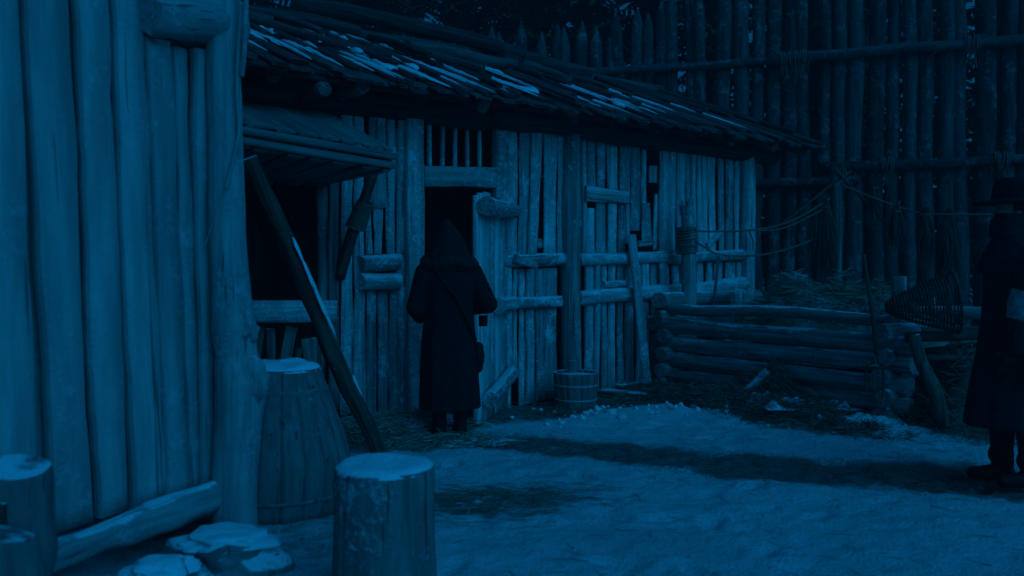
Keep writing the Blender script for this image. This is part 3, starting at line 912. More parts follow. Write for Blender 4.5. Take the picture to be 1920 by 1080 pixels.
def cask(name, label, cat, loc, H_, rfun, hoops, mat, hoopmat, nst, snow_lid=True, lid_z=None, rot=None, hoop_r=0.006):
    M = T(loc) @ (rot or Matrix())
    root = thing(name, label, cat, M)
    base = None
    for k in range(nst):
        a0, a1 = 2 * math.pi * k / nst, 2 * math.pi * (k + 1) / nst
        if base is None: base = stave(rfun, H_, 0, a1 - a0, 0.025, mat)
        mk('stave', base, root, M @ Matrix.Rotation(a0, 4, 'Z'))
    for z in hoops:
        h = lathe([(rfun(z - hoop_r * 2) + 0.002, z - hoop_r * 2), (rfun(z) + hoop_r, z - hoop_r), (rfun(z) + hoop_r, z + hoop_r), (rfun(z + hoop_r * 2) + 0.002, z + hoop_r * 2)], 40, hoopmat, 'hoop', cap=False)
        mk('hoop', h, root, M)
    lz = lid_z if lid_z else H_ - 0.03
    mk('lid', lathe([(rfun(lz) - 0.012, lz - 0.02), (rfun(lz) - 0.012, lz)], 32, mat, 'lid'), root, M)
    if snow_lid:
        rr = rfun(H_)
        mk('snow_cap', snow_disc(rr * 1.02, 0.035, H_, 4.0), root, M)
    return root
bz = 0.82
def brf(z):
    k = [(0.0, 0.40), (0.15, 0.425), (0.3, 0.425), (0.45, 0.38), (0.65, 0.30), (0.82, 0.235), (0.9, 0.21)]
    for (z0, r0), (z1, r1) in zip(k, k[1:]):
        if z <= z1:
            f = max(0, (z - z0) / (z1 - z0))
            return r0 + (r1 - r0) * f
    return k[-1][1]
barrel = cask('barrel', 'big bulging barrel with snow on its lid behind the corner post', 'barrel', (-1.385, 5.0, 0), bz, brf, (0.12, 0.70), M_BARREL, M_BARREL, 20, rot=Matrix.Rotation(R(1.5), 4, 'Y'))
SL = Vector(((722 - 960) / F * 3.62, 3.62, 0))
stump = thing('chopping_block', 'pale sawn tree stump with snowy top in the foreground', 'stump', T(SL))
mk('bark', lathe([(0.225, -0.05), (0.222, 0.1), (0.214, 0.25), (0.210, 0.40), (0.213, 0.50), (0.210, 0.555), (0.205, 0.565)], 40, M_STUMP, 'bark', 0.05, 3), stump, T(SL))
mk('snow_cap', snow_disc(0.209, 0.028, 0.566, 7.0), stump, T(SL))
# stones and blocks below the hut wall
def snow_stone(loc, rx, ry, rz, label, cat='stone', name='stone', seed=1.0):
    M = T(loc)
    r = thing(name, label, cat, M)
    mk('rock', blob_mesh(rx, ry, rz, seed, M_ROCK, 0.45, 4), r, M)
    mk('snow_cap', blob_mesh(rx * 0.8, ry * 0.8, rz * 0.35, seed, M_SNOW, 0.45, 4), r, M @ T((0, 0, rz * 0.72)))
    return r
snow_stone((-1.36, 4.02, 0.02), 0.28, 0.22, 0.14, 'largest snow-capped stone at the foot of the corner post', seed=2.2)
snow_stone((-1.53, 3.72, 0.0), 0.17, 0.15, 0.13, 'smaller snow-capped stone left of the largest stone', seed=5.1)
def cut_log(label, loc, r, h, tilt, seed):
    M = T(loc) @ Matrix.Rotation(tilt, 4, 'Y')
    o = thing('cut_log', label, 'log', M)
    mk('bark', log_mesh(h, r, r * 0.93, seed, M_BARREL, n=20, segs=14, rough=0.2, bend=0.03, chop=0.25, knots=3), o, M)
    mk('bark_strip', plank_mesh(h * 0.8, r * 0.9, r * 0.6, 0.02, seed, M_PROP, ragged=0.05), o, M @ T((0.02, -r * 0.93, 0.02)))
    return o
cut_log('taller upright cut log by the hut wall at the left edge', (-1.98, 3.33, -0.03), 0.115, 0.66, 0.04, 4.0)
cut_log('shorter upright cut log in front of the taller one at the left edge', (-1.84, 3.08, -0.03), 0.13, 0.48, -0.05, 9.0)

# ------------------------------------------------------------------ tub by the barn
TB = gpt(1080, 766)
def trf(z): return 0.195 + 0.02 * z / 0.36 + 0.006
tub = cask('wooden_tub', 'small hooped wooden tub standing by the barn wall', 'tub', TB, 0.36, trf, (0.10, 0.24), M_TUB, M_IRON, 18, snow_lid=False, lid_z=0.33, hoop_r=0.0045)
board('ear', TB + Vector((-0.02, 0.19, 0.30)), TB + Vector((-0.02, 0.19, 0.45)), 0.10, 0.025, (0, -1, 0), tub, M_TUB)

# ------------------------------------------------------------------ log crib
CROOT = Matrix((CD, CB, Vector((0, 0, 1)))).transposed().to_4x4()
CROOT.translation = CRIB0
crib = thing('log_crib', 'low pen of stacked notched logs filled with hay', 'log pen', CROOT)
Lc = 2.62
zs = [0.05, 0.20, 0.37, 0.545, 0.725, 0.93]
for i, z in enumerate(zs):
    r = [0.08, 0.083, 0.085, 0.083, 0.09, 0.062][i]
    e0 = [-0.12, -0.10, -0.12, -0.10, -0.45, -0.14][i]
    beam('log', K(e0, z), K(Lc + [0.1, 0.12, 0.1, 0.15, 0.16, -0.05][i], z), r, crib, M_CRIB, r1=r * [1, .95, 1, 1, .95, .85][i], n=16, segs=18, rough=0.09, bend=0.04, chop=0.15, knots=1)
    beam('log', K(e0 + 0.2, z, 1.45), K(Lc + 0.1, z, 1.45), r, crib, M_CRIB, n=12, segs=10, rough=0.09, bend=0.04)
for i, z in enumerate([0.10, 0.265, 0.44, 0.625, 0.815, 1.03]):
    for t in (0.0, Lc - 0.05):
        if t > 1 and i == 5: continue
        r = rnd.uniform(0.075, 0.092)
        beam('cross_log', K(t + rnd.uniform(-0.03, 0.03), z, -0.13 - rnd.uniform(0, 0.05)), K(t, z, 1.58 if t < 1 else 0.30), r, crib, M_CRIB, n=16, segs=12, rough=0.09, bend=0.03, chop=rnd.uniform(0, 0.35))
beam('stake', K(Lc - 0.12, 0.0, 0.18), K(Lc - 0.08, 1.30, 0.16), 0.062, crib, M_CRIB, n=14, rough=0.1, chop=0.3)
# snowed-over chest and half log behind the crib
pq = ray(1391, 560, 9.35)
cask('pail', 'pale frosted pail standing in the hay behind the crib top log', 'pail', (pq.x, pq.y, 0.72), 0.40, lambda z: 0.118 + 0.03 * z, (0.08, 0.30), M_DOOR, M_DOOR, 14, snow_lid=False, hoop_r=0.004)
half = tag(beam('snowy_log', K(-0.2, 1.02, 0.75), K(0.5, 1.06, 0.62), 0.085, None, M_RAIL, n=14, rough=0.15, chop=0.2),
           'short frosted log lying across the back corner of the crib', 'log')

# ------------------------------------------------------------------ straw
def blades(samples, mat, name, w=(0.004, 0.008)):
    """samples: list of (point, direction, length); thin bent blades"""
    v, f = [], []
    for (p, d, L) in samples:
        d = d.normalized()
        sd_ = d.cross(Vector((rnd.uniform(-1, 1), rnd.uniform(-1, 1), rnd.uniform(-1, 1)))).normalized() * rnd.uniform(*w) / 2
        bd = d.cross(sd_).normalized() * L * rnd.uniform(-0.16, 0.16)
        k = len(v)
        for (c, ws_) in ((p - d * L / 2, 1), (p + bd, 1), (p + d * L / 2, 0.4)):
            v += [c - sd_ * ws_, c + sd_ * ws_]
        f += [(k, k + 1, k + 3, k + 2), (k + 2, k + 3, k + 5, k + 4)]
    return me_from(name, v, f, mat)
def flat_dir(up=0.25):
    a = rnd.uniform(0, 6.283)
    return Vector((math.cos(a), math.sin(a), rnd.gauss(0, up)))
def mound(name, label, centre, rx, ry, h, n, mat, under, rot=0.0, up=0.3, Lr=(0.12, 0.32), seed=0, rim=1.15, cat='straw'):
    """a heap: a lumpy core and loose blades over it, one uncountable mass"""
    M = T(centre) @ Matrix.Rotation(rot, 4, 'Z')
    def hz(x, y):
        q = math.hypot(x / rx, y / ry)
        return h * max(0, 1 - q * q) * (0.75 + 0.7 * noise.noise(Vector((x * 3 + seed, y * 3, 1)))) + 0.3 * h * max(0, 1.1 - q) * noise.noise(Vector((x * 9, y * 9 + seed, 4)))
    v, f = [], []
    N = 26
    for j in range(N + 1):
        for i in range(N + 1):
            x, y = rx * (i / N * 2 - 1), ry * (j / N * 2 - 1)
            v.append((x, y, hz(x, y) - 0.03))
    for j in range(N):
        for i in range(N):
            k = j * (N + 1) + i
            f.append((k, k + 1, k + N + 2, k + N + 1))
    sm = []
    for _ in range(n):
        a, q = rnd.uniform(0, 6.283), math.sqrt(rnd.random()) * rim * rnd.uniform(0.75, 1.05)
        x, y = rx * q * math.cos(a), ry * q * math.sin(a)
        sm.append((Vector((x, y, max(hz(x, y), 0.008) + rnd.uniform(-0.01, 0.02))), flat_dir(up), rnd.uniform(*Lr)))
    root = thing(name, label, cat, M)
    tag(mk('blades', blades(sm, mat, 'blades'), root, M), kind='stuff')
    mk('core', me_from('core', v, f, under, True), root, M)
    return root
mound('straw_heap', 'loose frosty straw heap at the foot of the prop pole', gpt(735, 812), 0.75, 0.42, 0.20, 2600, M_STRAWF, M_STRAWD, rot=0.55, seed=1)
mound('straw_heap', 'straw spilled before the barn doorway beside the hooded figure', gpt(830, 832), 0.55, 0.22, 0.06, 800, M_STRAWF, M_STRAWD, rot=0.1, seed=2, up=0.15)
mound('straw_heap', 'wide dark straw litter along the front of the log crib', K(1.25, 0, -0.36), 1.6, 0.50, 0.26, 5600, M_STRAWD, M_STRAWD, rot=math.atan2(CD.y, CD.x), seed=3, up=0.3)
mound('straw_heap', 'tall tuft of straw banked against the right half of the crib logs', K(1.45, 0, -0.20), 0.48, 0.20, 0.46, 2000, M_STRAWD, M_STRAWD, rot=math.atan2(CD.y, CD.x), seed=4, up=0.7, Lr=(0.15, 0.4))
mound('straw_heap', 'low straw and litter round the tub against the barn foot', B(1.2, 0, 0.55), 1.3, 0.42, 0.05, 1500, M_STRAWD, M_STRAWD, rot=math.atan2(BD.y, BD.x), seed=5, up=0.12)
mound('straw_heap', 'matted straw under the trestle behind the man on the right', K(Lc + 0.35, 0, 0.62), 0.75, 0.85, 0.62, 4200, M_STRAWD, M_STRAWD, rot=math.atan2(CD.y, CD.x), seed=6, up=0.5, Lr=(0.15, 0.4))
mound('hay_pile', 'hay with snow on it filling the log crib', K(1.55, 0.72, 0.70), 1.2, 0.66, 0.60, 6500, M_STRAWF, M_STRAWF, rot=math.atan2(CD.y, CD.x), seed=7, up=0.25, rim=1.0, cat='hay')
# the thin straw scatter on the snow in front of the stump
sm = []
for _ in range(1100):
    x, y = rnd.gauss(0, 0.36), rnd.gauss(0, 0.19)
    p = Vector((patch_c.x - 0.05 + x, patch_c.y + y, 0))
    p.z = gh(p.x, p.y) + rnd.uniform(0.004, 0.02)
    sm.append((p, Vector((1, rnd.uniform(-0.5, 0.5), rnd.gauss(0, 0.06))), rnd.uniform(0.08, 0.25)))
for _ in range(700):
    x = rnd.uniform(-0.9, 4.6); y = rnd.uniform(3.6, 7.6)
    p = Vector((x, y, gh(x, y) + 0.006))
    sm.append((p, flat_dir(0.05), rnd.uniform(0.04, 0.2)))
for _ in range(1200):
    k = rnd.randrange(len(path) - 2)
    q = path[k].lerp(path[k + 1], rnd.random())
    x, y = q.x + rnd.gauss(0, 0.15), q.y + rnd.gauss(0, 0.16)
    sm.append((Vector((x, y, gh(x, y) + 0.008)), flat_dir(0.06), rnd.uniform(0.05, 0.2)))
tag(mk('loose_straw', blades(sm, M_STRAW, 'loose_straw', (0.002, 0.0045))), 'loose straw blades strewn over the snow and footpath', 'straw', kind='stuff')

mound('brush_heap', 'dark tangle of brush and straw behind the trestle', K(Lc + 0.75, 0, 1.25), 0.8, 0.5, 0.62, 2600, M_BUND, M_BUND, rot=math.atan2(CD.y, CD.x), seed=9, up=0.9, Lr=(0.2, 0.6), cat='brush')
# snow clods
clods = [(1000, 768, 5), (1014, 770, 6), (1098, 776, 8), (1106, 772, 7), (1118, 778, 7), (1130, 766, 8), (1145, 775, 12), (1165, 782, 9), (1040, 772, 5),
         (1076, 775, 5), (960, 783, 5), (1222, 776, 8), (1440, 772, 13), (1540, 800, 8), (1590, 806, 7), (1350, 775, 9)]
cl_me = [blob_mesh(1, 0.9, 0.75, 10 + i * 3, M_SNOW, 0.5, 2) for i in range(4)]
for i, (px, py, r) in enumerate(clods):
    p = gpt(px, py + r * 0.5)
    rr = r * p.y / F
    o = mk('snow_clod', cl_me[i % 4], None, T(p + Vector((0, 0, rr * 0.5))) @ Matrix.Rotation(rnd.uniform(0, 6), 4, 'Z') @ Matrix.Scale(rr, 4))
    tag(o, 'small lump of snow at the far edge of the snowy yard', 'snow clod', 'snow clods along the yard edge')
sm_v, sm_f = [], []
bmx = bmesh.new(); bmesh.ops.create_icosphere(bmx, subdivisions=1, radius=1)
iv = [v.co.copy() for v in bmx.verts]; fi = [[v.index for v in f.verts] for f in bmx.faces]; bmx.free()
for k in range(300):
    if k < 240:
        x = rnd.uniform(0.3, 4.6); y = edge_y(x) + rnd.gauss(-0.06, 0.16) + 0.2 * noise.noise(Vector((x * 1.7, 3, 3)))
    else:
        q = B(rnd.uniform(0.1, 1.9), 0, rnd.uniform(0.3, 1.0)); x, y = q.x, q.y
    r = 0.005 + 0.028 * rnd.random() ** 3
    c = Vector((x, y, gh(x, y) + r * 0.15)); k0 = len(sm_v); sd0 = rnd.random() * 50
    for v in iv: sm_v.append(c + v * r * (1 + 0.9 * noise.noise(v * 1.3 + Vector((sd0, 0, 0)))))
    sm_f += [[k0 + a for a in f] for f in fi]
tag(mk('snow_rubble', me_from('snow_rubble', sm_v, sm_f, M_SNOW, True)), 'crumbs of broken snow strewn along the yard edge', 'snow', kind='stuff')
def drift(name, label, centre, rx, ry, h, seed):
    M = T(centre)
    v, f = [], []
    N = 30
    for j in range(N + 1):
        for i in range(N + 1):
            x, y = rx * (i / N * 2 - 1), ry * (j / N * 2 - 1)
            q = math.hypot(x / rx, y / ry) + 0.55 * noise.noise(Vector((x * 6, y * 6, seed))) + 0.35 * noise.noise(Vector((x * 17, y * 17, seed)))
            v.append((x, y, h * (1 - sstep(0.45, 0.85, q)) * (0.7 + 0.9 * abs(noise.noise(Vector((x * 11, y * 11, seed))))) - 0.05))
    for j in range(N):
        for i in range(N):
            k = j * (N + 1) + i
            f.append((k, k + 1, k + N + 2, k + N + 1))
    return tag(mk(name, me_from(name, v, f, M_SNOW, True), None, M), label, 'snow')
drift('snow_drift', 'ragged snow lump on the straw before the right half of the crib', ray(1515, 752, 7.72), 0.42, 0.20, 0.07, 1)
drift('snow_drift', 'small snow lump on the straw nearest the crib stake', ray(1628, 784, 7.35), 0.34, 0.20, 0.07, 2)
drift('snow_drift', 'snow lump on the straw where the crib tuft ends', ray(1440, 740, 8.1), 0.22, 0.14, 0.08, 3)
tag(mk('snowy_stick', log_mesh(0.36, 0.045, 0.05, 2, M_SNOW, n=10, rough=0.3), None, frame(ray(1388, 742, 8.25), ray(1426, 708, 8.2), Vector((0, 0, 1)))),
    'short snow-covered stick poking out of the straw before the crib', 'stick')

# ------------------------------------------------------------------ roped post, ropes and straw bundles
PP = K(0.13, 0.0, 0.42)
py_ = PP.y
ptop = ray(1285, 352, py_); pbot = ray(1300, 640, py_)
rpost = thing('roped_post', 'upright split post bound with rope behind the crib corner', 'post', T(PP))
beam('shaft', Vector((pbot.x, py_, 0)), ray(1287, 385, py_), 0.082, rpost, M_BARNM, r1=0.08, n=14, segs=14, rough=0.3, bend=0.03, knots=3)
for k in range(16):
    a = rnd.uniform(0, 6.28)
    st = ray(1288, 402, py_) + Vector((0.05 * math.cos(a), 0.05 * math.sin(a), 0))
    beam('splinter', st, st + Vector((rnd.uniform(-0.04, 0.04), rnd.uniform(-0.03, 0.03), rnd.uniform(0.08, 0.28))), 0.026, rpost, M_BARNM, r1=0.005, n=6, segs=4)
hx = []
for i in range(170):
    a = i / 169
    c = ray(1288, 478, py_).lerp(ray(1287, 428, py_), a)
    hx.append(c + Vector((math.cos(a * 69), math.sin(a * 69), 0.12 * math.sin(a * 9))) * (0.10 + 0.006 * math.sin(a * 23)) - T(PP).translation)
mk('binding', tube_mesh(hx, 0.013, M_ROPE, 6), rpost, T(PP))

def ropeline(name, label, pts, r=0.011, sag=None):
    pts = smooth_path(pts, 5)
    p0 = pts[0]
    return tag(mk(name, tube_mesh([p - p0 for p in pts], r, M_ROPE, 6), None, T(p0)), label, 'rope')
upper = ropeline('drying_rope', 'upper rope strung from the roped post across to the straw rack', [ray(1296, 433, py_), ray(1345, 434, 9.7), ray(1402, 432, 9.9), ray(1455, 424, 10.1), ray(1505, 404, 10.3), ray(1556, 372, 10.5)])
ropeline('drying_rope', 'slack lower rope from the roped post towards the straw rack', [ray(1296, 448, py_), ray(1325, 466, 9.6), ray(1348, 477, 9.7), ray(1400, 480, 9.9), ray(1455, 473, 10.1), ray(1510, 455, 10.4), ray(1560, 430, 10.5)])
ropeline('drying_rope', 'second upper rope forking away beyond the barn corner', [ray(1402, 432, 9.9), ray(1460, 430, 10.1), ray(1510, 410, 10.3), ray(1556, 386, 10.5)], 0.009)
ropeline('drying_rope', 'rope running right from the straw rack past the palisade', [ray(1575, 345, 10.5), ray(1640, 372, 10.4), ray(1720, 398, 10.3), ray(1800, 402, 10.1), ray(1900, 400, 10.0), ray(2000, 390, 9.9)], 0.011)
for i, (xa, ya, xb, yb, lab) in enumerate([(1405, 433, 1412, 468, 'knotted cord end dangling from the ropes at the barn corner'),
                                           (1446, 426, 1450, 476, 'thin cord tying the two ropes together left of the rack'),
                                           (1478, 416, 1472, 520, 'long cord hanging from the ropes down towards the hay')]):
    cp = smooth_path([ray(xa, ya, 10.05), ray((xa + xb) / 2 + 3, (ya + yb) / 2, 10.05), ray(xb, yb, 10.05)], 5)
    mk('cord', tube_mesh([WM[upper.name].inverted() @ p for p in cp], 0.007, M_ROPE, 6), upper, WM[upper.name])
tag(beam('thin_stake', K(0.30, 0.55, 0.30), ray(1347, 478, 9.6), 0.022, None, M_BARND, r1=0.016, n=8, rough=0.25, bend=0.05), 'thin crooked stake standing in the crib beside the roped post', 'stake')
rk = thing('straw_rack', 'tall pole rack behind the crib with crossed sticks at its head', 'rack', T((ray(1570, 500, 10.6).x, 10.6, 0)))
rx_ = ray(1570, 500, 10.6).x
beam('pole', (rx_, 10.6, -0.1), (rx_ - 0.03, 10.6, 2.55), 0.06, rk, M_BARND, n=10, rough=0.15)
beam('crossed_stick', ray(1455, 420, 10.5), ray(1596, 322, 10.55), 0.02, rk, M_TWIG, n=7, bend=0.05)
beam('crossed_stick', ray(1560, 318, 10.5), ray(1665, 420, 10.5), 0.018, rk, M_TWIG, n=7, bend=0.05)
beam('crossed_stick', ray(1500, 410, 10.62), ray(1585, 350, 10.62), 0.014, rk, M_TWIG, n=7, bend=0.05)
def bundle(px, py, Y, L, w, n, label, group='straw bundles hung to dry'):
    M = T(ray(px, py, Y))
    root = thing('straw_bundle', label, 'straw bundle', M, group)
    sm = []
    for _ in range(n):
        a, q = rnd.uniform(0, 6.283), math.sqrt(rnd.random())
        tip = Vector((w * q * math.cos(a), w * q * math.sin(a), -L * rnd.uniform(0.6, 1.05)))
        st = Vector((0.03 * q * math.cos(a), 0.03 * q * math.sin(a), rnd.uniform(-0.02, 0.10)))
        sm.append(((st + tip) / 2, tip - st, (tip - st).length))
    tag(mk('blades', blades(sm, M_BUND, 'blades', (0.005, 0.009)), root, M), kind='stuff')
    mk('tie', tube_mesh([Vector((0.045 * math.cos(a * 0.52), 0.045 * math.sin(a * 0.52), -0.02 + a * 0.001)) for a in range(26)], 0.008, M_ROPE, 5), root, M)
    return root
bundle(1548, 388, 10.45, 0.95, 0.16, 420, 'longest straw bundle hanging left of the straw rack pole')
bundle(1530, 400, 10.5, 0.55, 0.13, 200, 'short straw bundle hanging at the left end of the crossed sticks')
bundle(1680, 396, 10.35, 0.50, 0.11, 240, 'straw bundle hanging from the rope just right of the rack')
bundle(1735, 402, 10.25, 0.62, 0.12, 260, 'straw bundle hanging midway along the right-hand rope')
bundle(1778, 404, 10.2, 0.85, 0.15, 300, 'straw bundle hanging nearest the man on the right')
bundle(1640, 352, 10.5, 0.45, 0.10, 160, 'small straw bundle hanging high at the right crossed stick')

# ------------------------------------------------------------------ hay fork, basket and trestle
fk = thing('hay_fork', 'wooden hay fork stuck upright in the straw by the crib', 'hay fork', T(ray(1640, 720, 7.35)))
ft, fb = ray(1619, 478, 7.35), ray(1641, 668, 7.25)
beam('handle', fb, ft, 0.019, fk, M_PROP, r1=0.015, n=8, segs=14, bend=0.03, rough=0.15)
for k in (-1, 0, 1):
    pts = [fb, fb + Vector((0.03 * k, 0, -0.05)), fb + Vector((0.07 * k, 0.01, -0.10)), fb + Vector((0.075 * k, 0.015, -0.25)), fb + Vector((0.06 * k, 0.0, -0.36))]
    o = bpy.data.objects.new('tine', tube_mesh([p - fb for p in smooth_path(pts, 4)], 0.012, M_PROP, 6, r1=0.005))
    link(o, fk, T(fb))
link(bpy.data.objects.new('cross_bar', tube_mesh([(-0.08, 0, -0.1), (0, -0.005, -0.085), (0.08, 0, -0.1)], 0.013, M_PROP, 6)), fk, T(fb))

bt, bm_ = ray(1660, 577, 7.3), ray(1790, 566, 7.15)
BMx = frame(bt, bm_, Vector((0, 0, 1)))
bk = thing('wicker_basket', 'cone-shaped wicker basket of bent twigs lying on the trestle', 'basket', BMx)
BL = (bm_ - bt).length
def brad(f): return 0.035 + 0.22 * f ** 0.8
for k in range(16):
    a = 2 * math.pi * k / 16
    pts = [Vector((brad(f) * math.cos(a), brad(f) * math.sin(a), BL * f)) for f in (0, 0.2, 0.4, 0.6, 0.8, 1.0, 1.06)]
    mk('rib', tube_mesh(pts, 0.006, M_TWIG, 5), bk, BMx)
for k in range(22):
    f = 0.04 + 0.96 * k / 21
    pts = [Vector(((brad(f) + 0.006 * math.cos(i * math.pi)) * math.cos(2 * math.pi * i / 32), (brad(f) + 0.006 * math.cos(i * math.pi)) * math.sin(2 * math.pi * i / 32), BL * f)) for i in range(33)]
    mk('hoop', tube_mesh(pts, 0.007 if k < 21 else 0.014, M_TWIG, 5), bk, BMx)
tr = thing('trestle', 'dark wooden trestle with a curved leg carrying the basket', 'trestle', T((ray(1750, 700, 7.2).x, 7.2, 0)))
def curved(name, pts, r, parent, mat, r1=None):
    pts = smooth_path([Vector(p) for p in pts], 5)
    M = WM[parent.name]
    return mk(name, tube_mesh([M.inverted() @ p for p in pts], r, mat, 10, r1=r1), parent, M)
curved('leg', [ray(1712, 628, 7.15), ray(1728, 680, 7.1), ray(1752, 730, 7.0), ray(1772, 800, 6.95)], 0.05, tr, M_PROP, 0.06)
curved('leg', [ray(1860, 628, 7.35), ray(1850, 680, 7.4), ray(1840, 740, 7.45), ray(1836, 790, 7.5)], 0.045, tr, M_PROP)
curved('leg', [ray(1730, 628, 7.75), ray(1735, 690, 7.85), ray(1740, 780, 7.9)], 0.045, tr, M_PROP)
beam('top_rail', ray(1700, 632, 7.25), ray(1880, 628, 7.3), 0.045, tr, M_TRUNK, n=10)
beam('top_rail', ray(1700, 622, 7.65), ray(1880, 620, 7.7), 0.045, tr, M_TRUNK, n=10)
beam('brace', ray(1735, 672, 7.25), ray(1855, 676, 7.3), 0.03, tr, M_TRUNK, n=8)

# ------------------------------------------------------------------ palisade
PA, PB = Vector((-2.6, 16.4, 0)), Vector((9.0, 12.55, 0))
PD = (PB - PA).normalized()
PN = Vector((PD.y, -PD.x, 0))
PN = PN if PN.y < 0 else -PN
pali = thing('palisade', 'tall dark palisade of pointed upright logs behind the barn', 'palisade', T(PA))
Lp = (PB - PA).length
s = 0.0
i = 0
while s < Lp:
    f = s / Lp
    r = (0.10 + 0.05 * f) * rnd.uniform(0.82, 1.22)
    s += r
    h = 5.6 + 2.4 * max(0, f - 0.33) + rnd.uniform(-0.16, 0.16)
    a = PA + PD * s + Vector((0, 0, -0.2)) + PN * rnd.uniform(-0.04, 0.04)
    lean = Vector((rnd.uniform(-0.10, 0.10), rnd.uniform(-0.04, 0.04), 0))
    beam('log', a, a + Vector((0, 0, h)) + lean, r, pali, M_PALI, r1=r * rnd.uniform(0.85, 0.97), n=12, segs=14, rough=0.08, bend=0.05, point=r * 2.6, knots=rnd.choice([0, 0, 1, 2]), up=PN)
    s += r + rnd.choice([-0.006, 0.0, 0.003, 0.006, 0.02])
def pr(s_, z, o=0.17): return PA + PD * s_ + PN * o + Vector((0, 0, z))
beam('rail', pr(0.0, 4.72), pr(7.9, 4.74), 0.07, pali, M_PALI, n=10, segs=20, bend=0.06)
beam('rail', pr(7.2, 4.78), pr(12.2, 4.80), 0.085, pali, M_PALI, n=10, segs=20, bend=0.05)
beam('rail', pr(2.0, 2.72), pr(8.6, 2.74), 0.075, pali, M_PALI, n=10, segs=20, bend=0.04)
beam('rail', pr(8.05, 2.98), pr(12.2, 3.0), 0.08, pali, M_PALI, n=10, segs=20, bend=0.03)
for (s_, z) in [(7.5, 4.75), (7.7, 4.76), (4.2, 4.72), (8.3, 2.9), (9.0, 2.98), (10.2, 4.79), (10.6, 2.99), (6.0, 2.73)]:
    c = pr(s_, z, 0.10)
    pts = [Vector((PD.x * 0.05 * math.sin(i * 0.23) + PN.x * 0.0, 0, 0)) + PN * 0.17 * math.cos(i * 0.7) + Vector((0, 0, 0.13 * math.sin(i * 0.7))) + PD * (i / 50 - 0.5) * 0.22 for i in range(51)]
    link(bpy.data.objects.new('lashing', tube_mesh(pts, 0.014, M_ROPE, 5)), pali, T(c))
    sm = [(Vector((rnd.gauss(0, 0.08), 0, -0.15 + rnd.gauss(0, 0.08))) + PN * 0.12, Vector((rnd.gauss(0, 0.25), rnd.gauss(0, 0.1), 1)), rnd.uniform(0.1, 0.35)) for _ in range(30)]
    tag(link(bpy.data.objects.new('frayed_ends', blades(sm, M_STRAWD, 'frayed', (0.006, 0.012))), pali, T(c)), kind='stuff')

# ------------------------------------------------------------------ dark wood beyond the palisade
def conifer_meshes(seed):
    rr = random.Random(seed)
    Ht = 11.0
    tv = log_mesh(Ht, 0.17, 0.03, seed, M_TRUNK, n=8, segs=10, bend=0.1)
    v, f = [], []
    z = 1.2
    while z < Ht - 0.2:
        Lb = 2.3 * (1 - z / Ht) ** 0.8 + 0.15
        nb = rr.randint(6, 9)
        for b in range(nb):
            a = rr.uniform(0, 6.283)
            L = Lb * rr.uniform(0.65, 1.1)
            d = Vector((math.cos(a), math.sin(a), 0))
            sdv = Vector((-d.y, d.x, 0))
            m = max(5, int(L * 9))
            for k in range(m):
                t = (k + 0.4) / m
                p = d * L * t + Vector((0, 0, z - 0.38 * L * t * t + 0.1 * L * t))
                for sg in (-1, 1):
                    q = p + sdv * sg * (0.10 + 0.24 * (1 - t)) * rr.uniform(0.7, 1.3) + d * 0.12 + Vector((0, 0, -0.06 - 0.1 * rr.random()))
                    k0 = len(v)
                    wv = d * 0.055
                    v += [p - wv, p + wv, q + wv * 0.4, q - wv * 0.7]
                    f.append((k0, k0 + 1, k0 + 2, k0 + 3))
        z += rr.uniform(0.22, 0.36)
    return tv, me_from('crown', v, f, M_NEEDLE)
protos = [conifer_meshes(k + 2) for k in range(3)]
spots = [(-8.5, 19.5), (-6.2, 21.0), (-4.2, 18.8), (-2.4, 20.6), (-0.6, 18.6), (1.2, 20.2), (2.9, 18.2), (4.6, 19.8), (6.2, 17.4), (7.8, 18.9), (9.6, 16.8), (11.4, 18.4), (13.2, 17.0),
         (-7.4, 24.5), (-3.2, 24.0), (0.4, 24.0), (3.8, 23.5), (7.2, 23.0), (10.8, 22.5), (14.4, 21.5), (-10.5, 22.5), (-5.2, 27.0), (-1.4, 26.5), (2.2, 26.8), (5.6, 26.0), (9.0, 25.6), (12.6, 25.0), (-9.0, 27.5), (16.2, 24.0), (15.0, 18.5), (2.0, 19.0), (0.3, 19.3), (-1.5, 19.6), (-3.3, 19.4)]
for i, (x, y) in enumerate(spots):
    tm, cm = protos[i % 3]
    M = T((x, y, -0.1)) @ Matrix.Rotation(i * 1.9, 4, 'Z') @ Matrix.Scale(rnd.uniform(0.9, 1.2), 4)
    t = thing('spruce_tree', 'dark spruce in the wood behind the palisade', 'tree', M, 'spruces behind the palisade')
    mk('trunk', tm, t, M)
    mk('crown', cm, t, M)

# ------------------------------------------------------------------ people
def capsule(bm, a, ra, b, rb, n=14):
    a, b = Vector(a), Vector(b)
    z = (b - a)
    L = z.length
    z = z.normalized() if L > 1e-6 else Vector((0, 0, 1))
    x = z.orthogonal().normalized(); y = z.cross(x)
    rings = []
    for k in range(1, 5):
        t = math.pi / 2 * k / 4
        rings.append((a - z * ra * math.cos(t), ra * math.sin(t)))
    for k in range(3, -1, -1):
        t = math.pi / 2 * k / 4
        if k == 0: t = 0.05
        rings.append((b + z * rb * math.cos(t), rb * math.sin(t)))
    rings[0] = (a - z * ra * 0.999, ra * 0.06) if False else rings[0]
    allv = []
    for (c, r) in rings:
        allv.append([bm.verts.new(c + x * r * math.cos(2 * math.pi * j / n) + y * r * math.sin(2 * math.pi * j / n)) for j in range(n)])
    for r0, r1 in zip(allv, allv[1:]):
        for j in range(n):
            bm.faces.new((r0[j], r0[(j + 1) % n], r1[(j + 1) % n], r1[j]))
    bm.faces.new(allv[0][::-1]); bm.faces.new(allv[-1])
